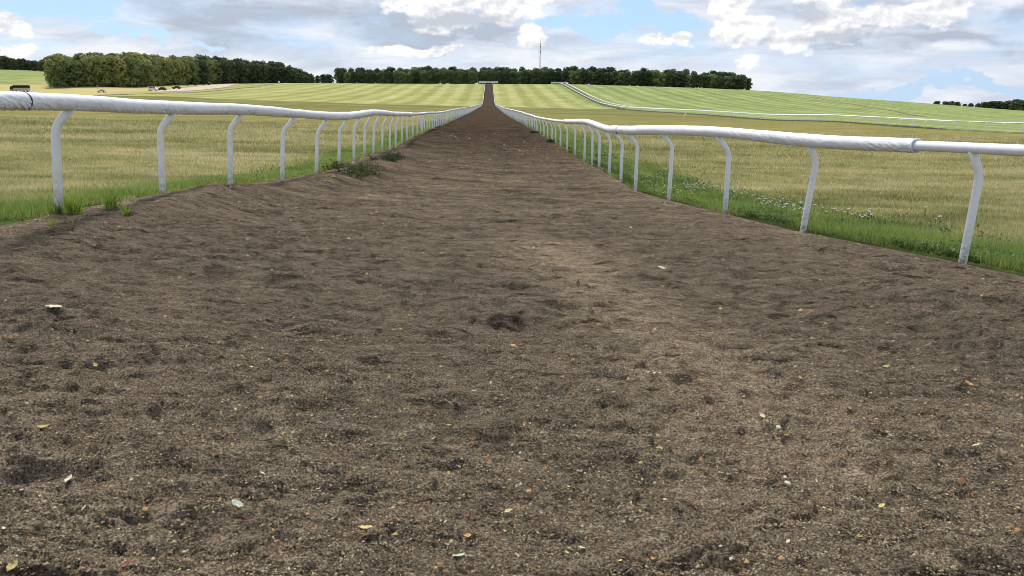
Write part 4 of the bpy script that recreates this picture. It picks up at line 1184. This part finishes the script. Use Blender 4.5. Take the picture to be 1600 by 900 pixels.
nw1 = t.m('SUBTRACT', t.noise(P0, .0075, 4, .6), .5); nw2 = t.m('SUBTRACT', t.noise(shifted(P0, 400, 90), .0075, 4, .6), .5)
def warp(ka, ke): return t.m('ADD', A, t.m('MULTIPLY', nw1, ka)), t.m('ADD', E, t.m('MULTIPLY', nw2, ke))
WBIG, WSM = warp(420, 130), warp(110, 45)
def field(bl, wp):
    o = None
    for b in bl:
        q = blob(*b, *wp); o = q if o is None else t.m('MAXIMUM', o, q)
    return o
# broad grey-white sheet with blue gaps
holes = field([(75, 40, 170, 50), (955, 45, 140, 17), (1160, 0, 50, 16), (1430, 142, 150, 11), (330, 12, 80, 8), (260, 76, 90, 10)], WBIG)
pw = t.node('ShaderNodeCombineXYZ'); t.put(pw.inputs[0], t.m('MULTIPLY', A, .0042)); t.put(pw.inputs[1], t.m('MULTIPLY', E, .020)); PW = pw.outputs[0]
nv = t.noise(PW, 1.0, 7, .58, .4)
nv2 = t.noise(shifted(PW, 5.3, 2.1), 1.7, 7, .6, .5)
veil = t.m('SUBTRACT', t.m('ADD', .95, t.m('MULTIPLY', t.m('SUBTRACT', nv, .5), 2.6)), t.m('MULTIPLY', t.m('MAXIMUM', holes, 0), 2.6))
veil = t.ss(veil, .1, 1.15)
WH = 4.9
c_lo, c_mid, c_hi = tuple(WH * q for q in (.50, .56, .66)), tuple(WH * q for q in (.68, .75, .87)), tuple(WH * q for q in (.92, .95, 1.0))
dark = field([(620, 40, 260, 45), (700, 65, 170, 22), (430, 50, 220, 45), (860, 8, 120, 16), (1340, 75, 110, 14), (1250, 30, 60, 30), (1500, 90, 160, 16), (1560, 45, 70, 14)], WBIG)
vs = t.m('ADD', t.m('MULTIPLY', nv2, 1.5), t.m('MULTIPLY', t.m('MAXIMUM', dark, 0), -.55))
vcol = t.ramp(t.m('MULTIPLY', vs, .66, clamp=True), [(.22, c_lo), (.42, c_mid), (.60, c_hi)])
blue = t.mix(.8, sky.outputs[0], (WH * .40, WH * .63, WH * .97))
col = t.mix(veil, blue, vcol)
# cumulus heads
CUM = [(1116, 30, 18, 34), (1150, 66, 48, 26), (1205, 80, 42, 18), (1110, 55, 22, 30), (1330, 55, 118, 26), (1270, 62, 60, 22), (1410, 55, 40, 28), (1255, 18, 70, 22), (1370, 10, 80, 18), (1480, 22, 60, 12),
       (20, 74, 46, 22), (18, 45, 45, 18), (100, 68, 34, 20), (826, 64, 22, 20), (745, 12, 95, 28), (790, 35, 50, 20), (660, 85, 70, 9), (1042, 72, 24, 13), (1000, 76, 40, 10), (1142, 102, 22, 15), (640, 22, 60, 20), (700, 45, 70, 20), (815, 10, 60, 16), (1570, 20, 60, 10), (70, 100, 60, 14)]
n1 = t.noise(P0, .019, 9, .6, .2); n2 = t.noise(shifted(P0, -5, 9), .019, 9, .6, .2)
cf = field(CUM, WSM)
dn = t.m('ADD', cf, t.m('MULTIPLY', t.m('SUBTRACT', n1, .5), 2.0))
cm = t.ss(dn, .0, .34)
emb = t.m('MULTIPLY', t.m('SUBTRACT', n1, n2), 3.2)
base_shade = field([(1300, 76, 130, 10), (1400, 78, 60, 8), (1230, 45, 40, 18), (720, 48, 120, 16), (1340, 32, 70, 9), (30, 60, 40, 8)], WSM)
lit = t.m('ADD', t.m('ADD', .66, emb), t.m('MULTIPLY', t.m('MAXIMUM', base_shade, 0), -1.1), clamp=True)
ccol = t.ramp(lit, [(.05, tuple(WH * q for q in (.62, .66, .74))), (.5, tuple(WH * q for q in (.88, .89, .93))), (.85, tuple(WH * q for q in (1.16, 1.16, 1.15)))])
above = t.ss(E, 170.0, 260.0, 1.0, 0.0)
front = t.ss(y, -.1, .2)
col = t.mix(t.m('MULTIPLY', cm, t.m('MULTIPLY', above, front)), col, ccol)
high = t.ss(E, 300.0, 700.0)
col = t.mix(t.m('MULTIPLY', high, .4), col, sky.outputs[0])
t.l.new(col, bg.inputs[0]); bg.inputs[1].default_value = .13
W.cycles.sampling_method = 'MANUAL'; W.cycles.sample_map_resolution = 1024

sl = bpy.data.lights.new('sun', 'SUN'); sl.energy = 3.0; sl.angle = math.radians(11); sl.color = (1, .955, .88)
so = link(bpy.data.objects.new('sun', sl))
dv = Vector((math.sin(SUN_AZ) * math.cos(SUN_EL), math.cos(SUN_AZ) * math.cos(SUN_EL), math.sin(SUN_EL)))
so.rotation_euler = (-dv).to_track_quat('-Z', 'Y').to_euler(); so.location = (0, 0, 60)

cam = bpy.data.cameras.new('camera'); cam.sensor_width = 36; cam.lens = 36 * F / 1600; cam.clip_end = 8000; cam.clip_start = .05
co = link(bpy.data.objects.new('camera', cam)); co.location = (0, 0, EYE); co.rotation_euler = (math.pi / 2 - PITCH, 0, -YAW)
S.camera = co
S.view_settings.view_transform = 'Standard'; S.view_settings.look = 'None'; S.view_settings.exposure = .62; S.view_settings.gamma = 1
S.cycles.filter_width = .9
S.cycles.max_bounces = 5; S.cycles.diffuse_bounces = 3; S.cycles.transparent_max_bounces = 4
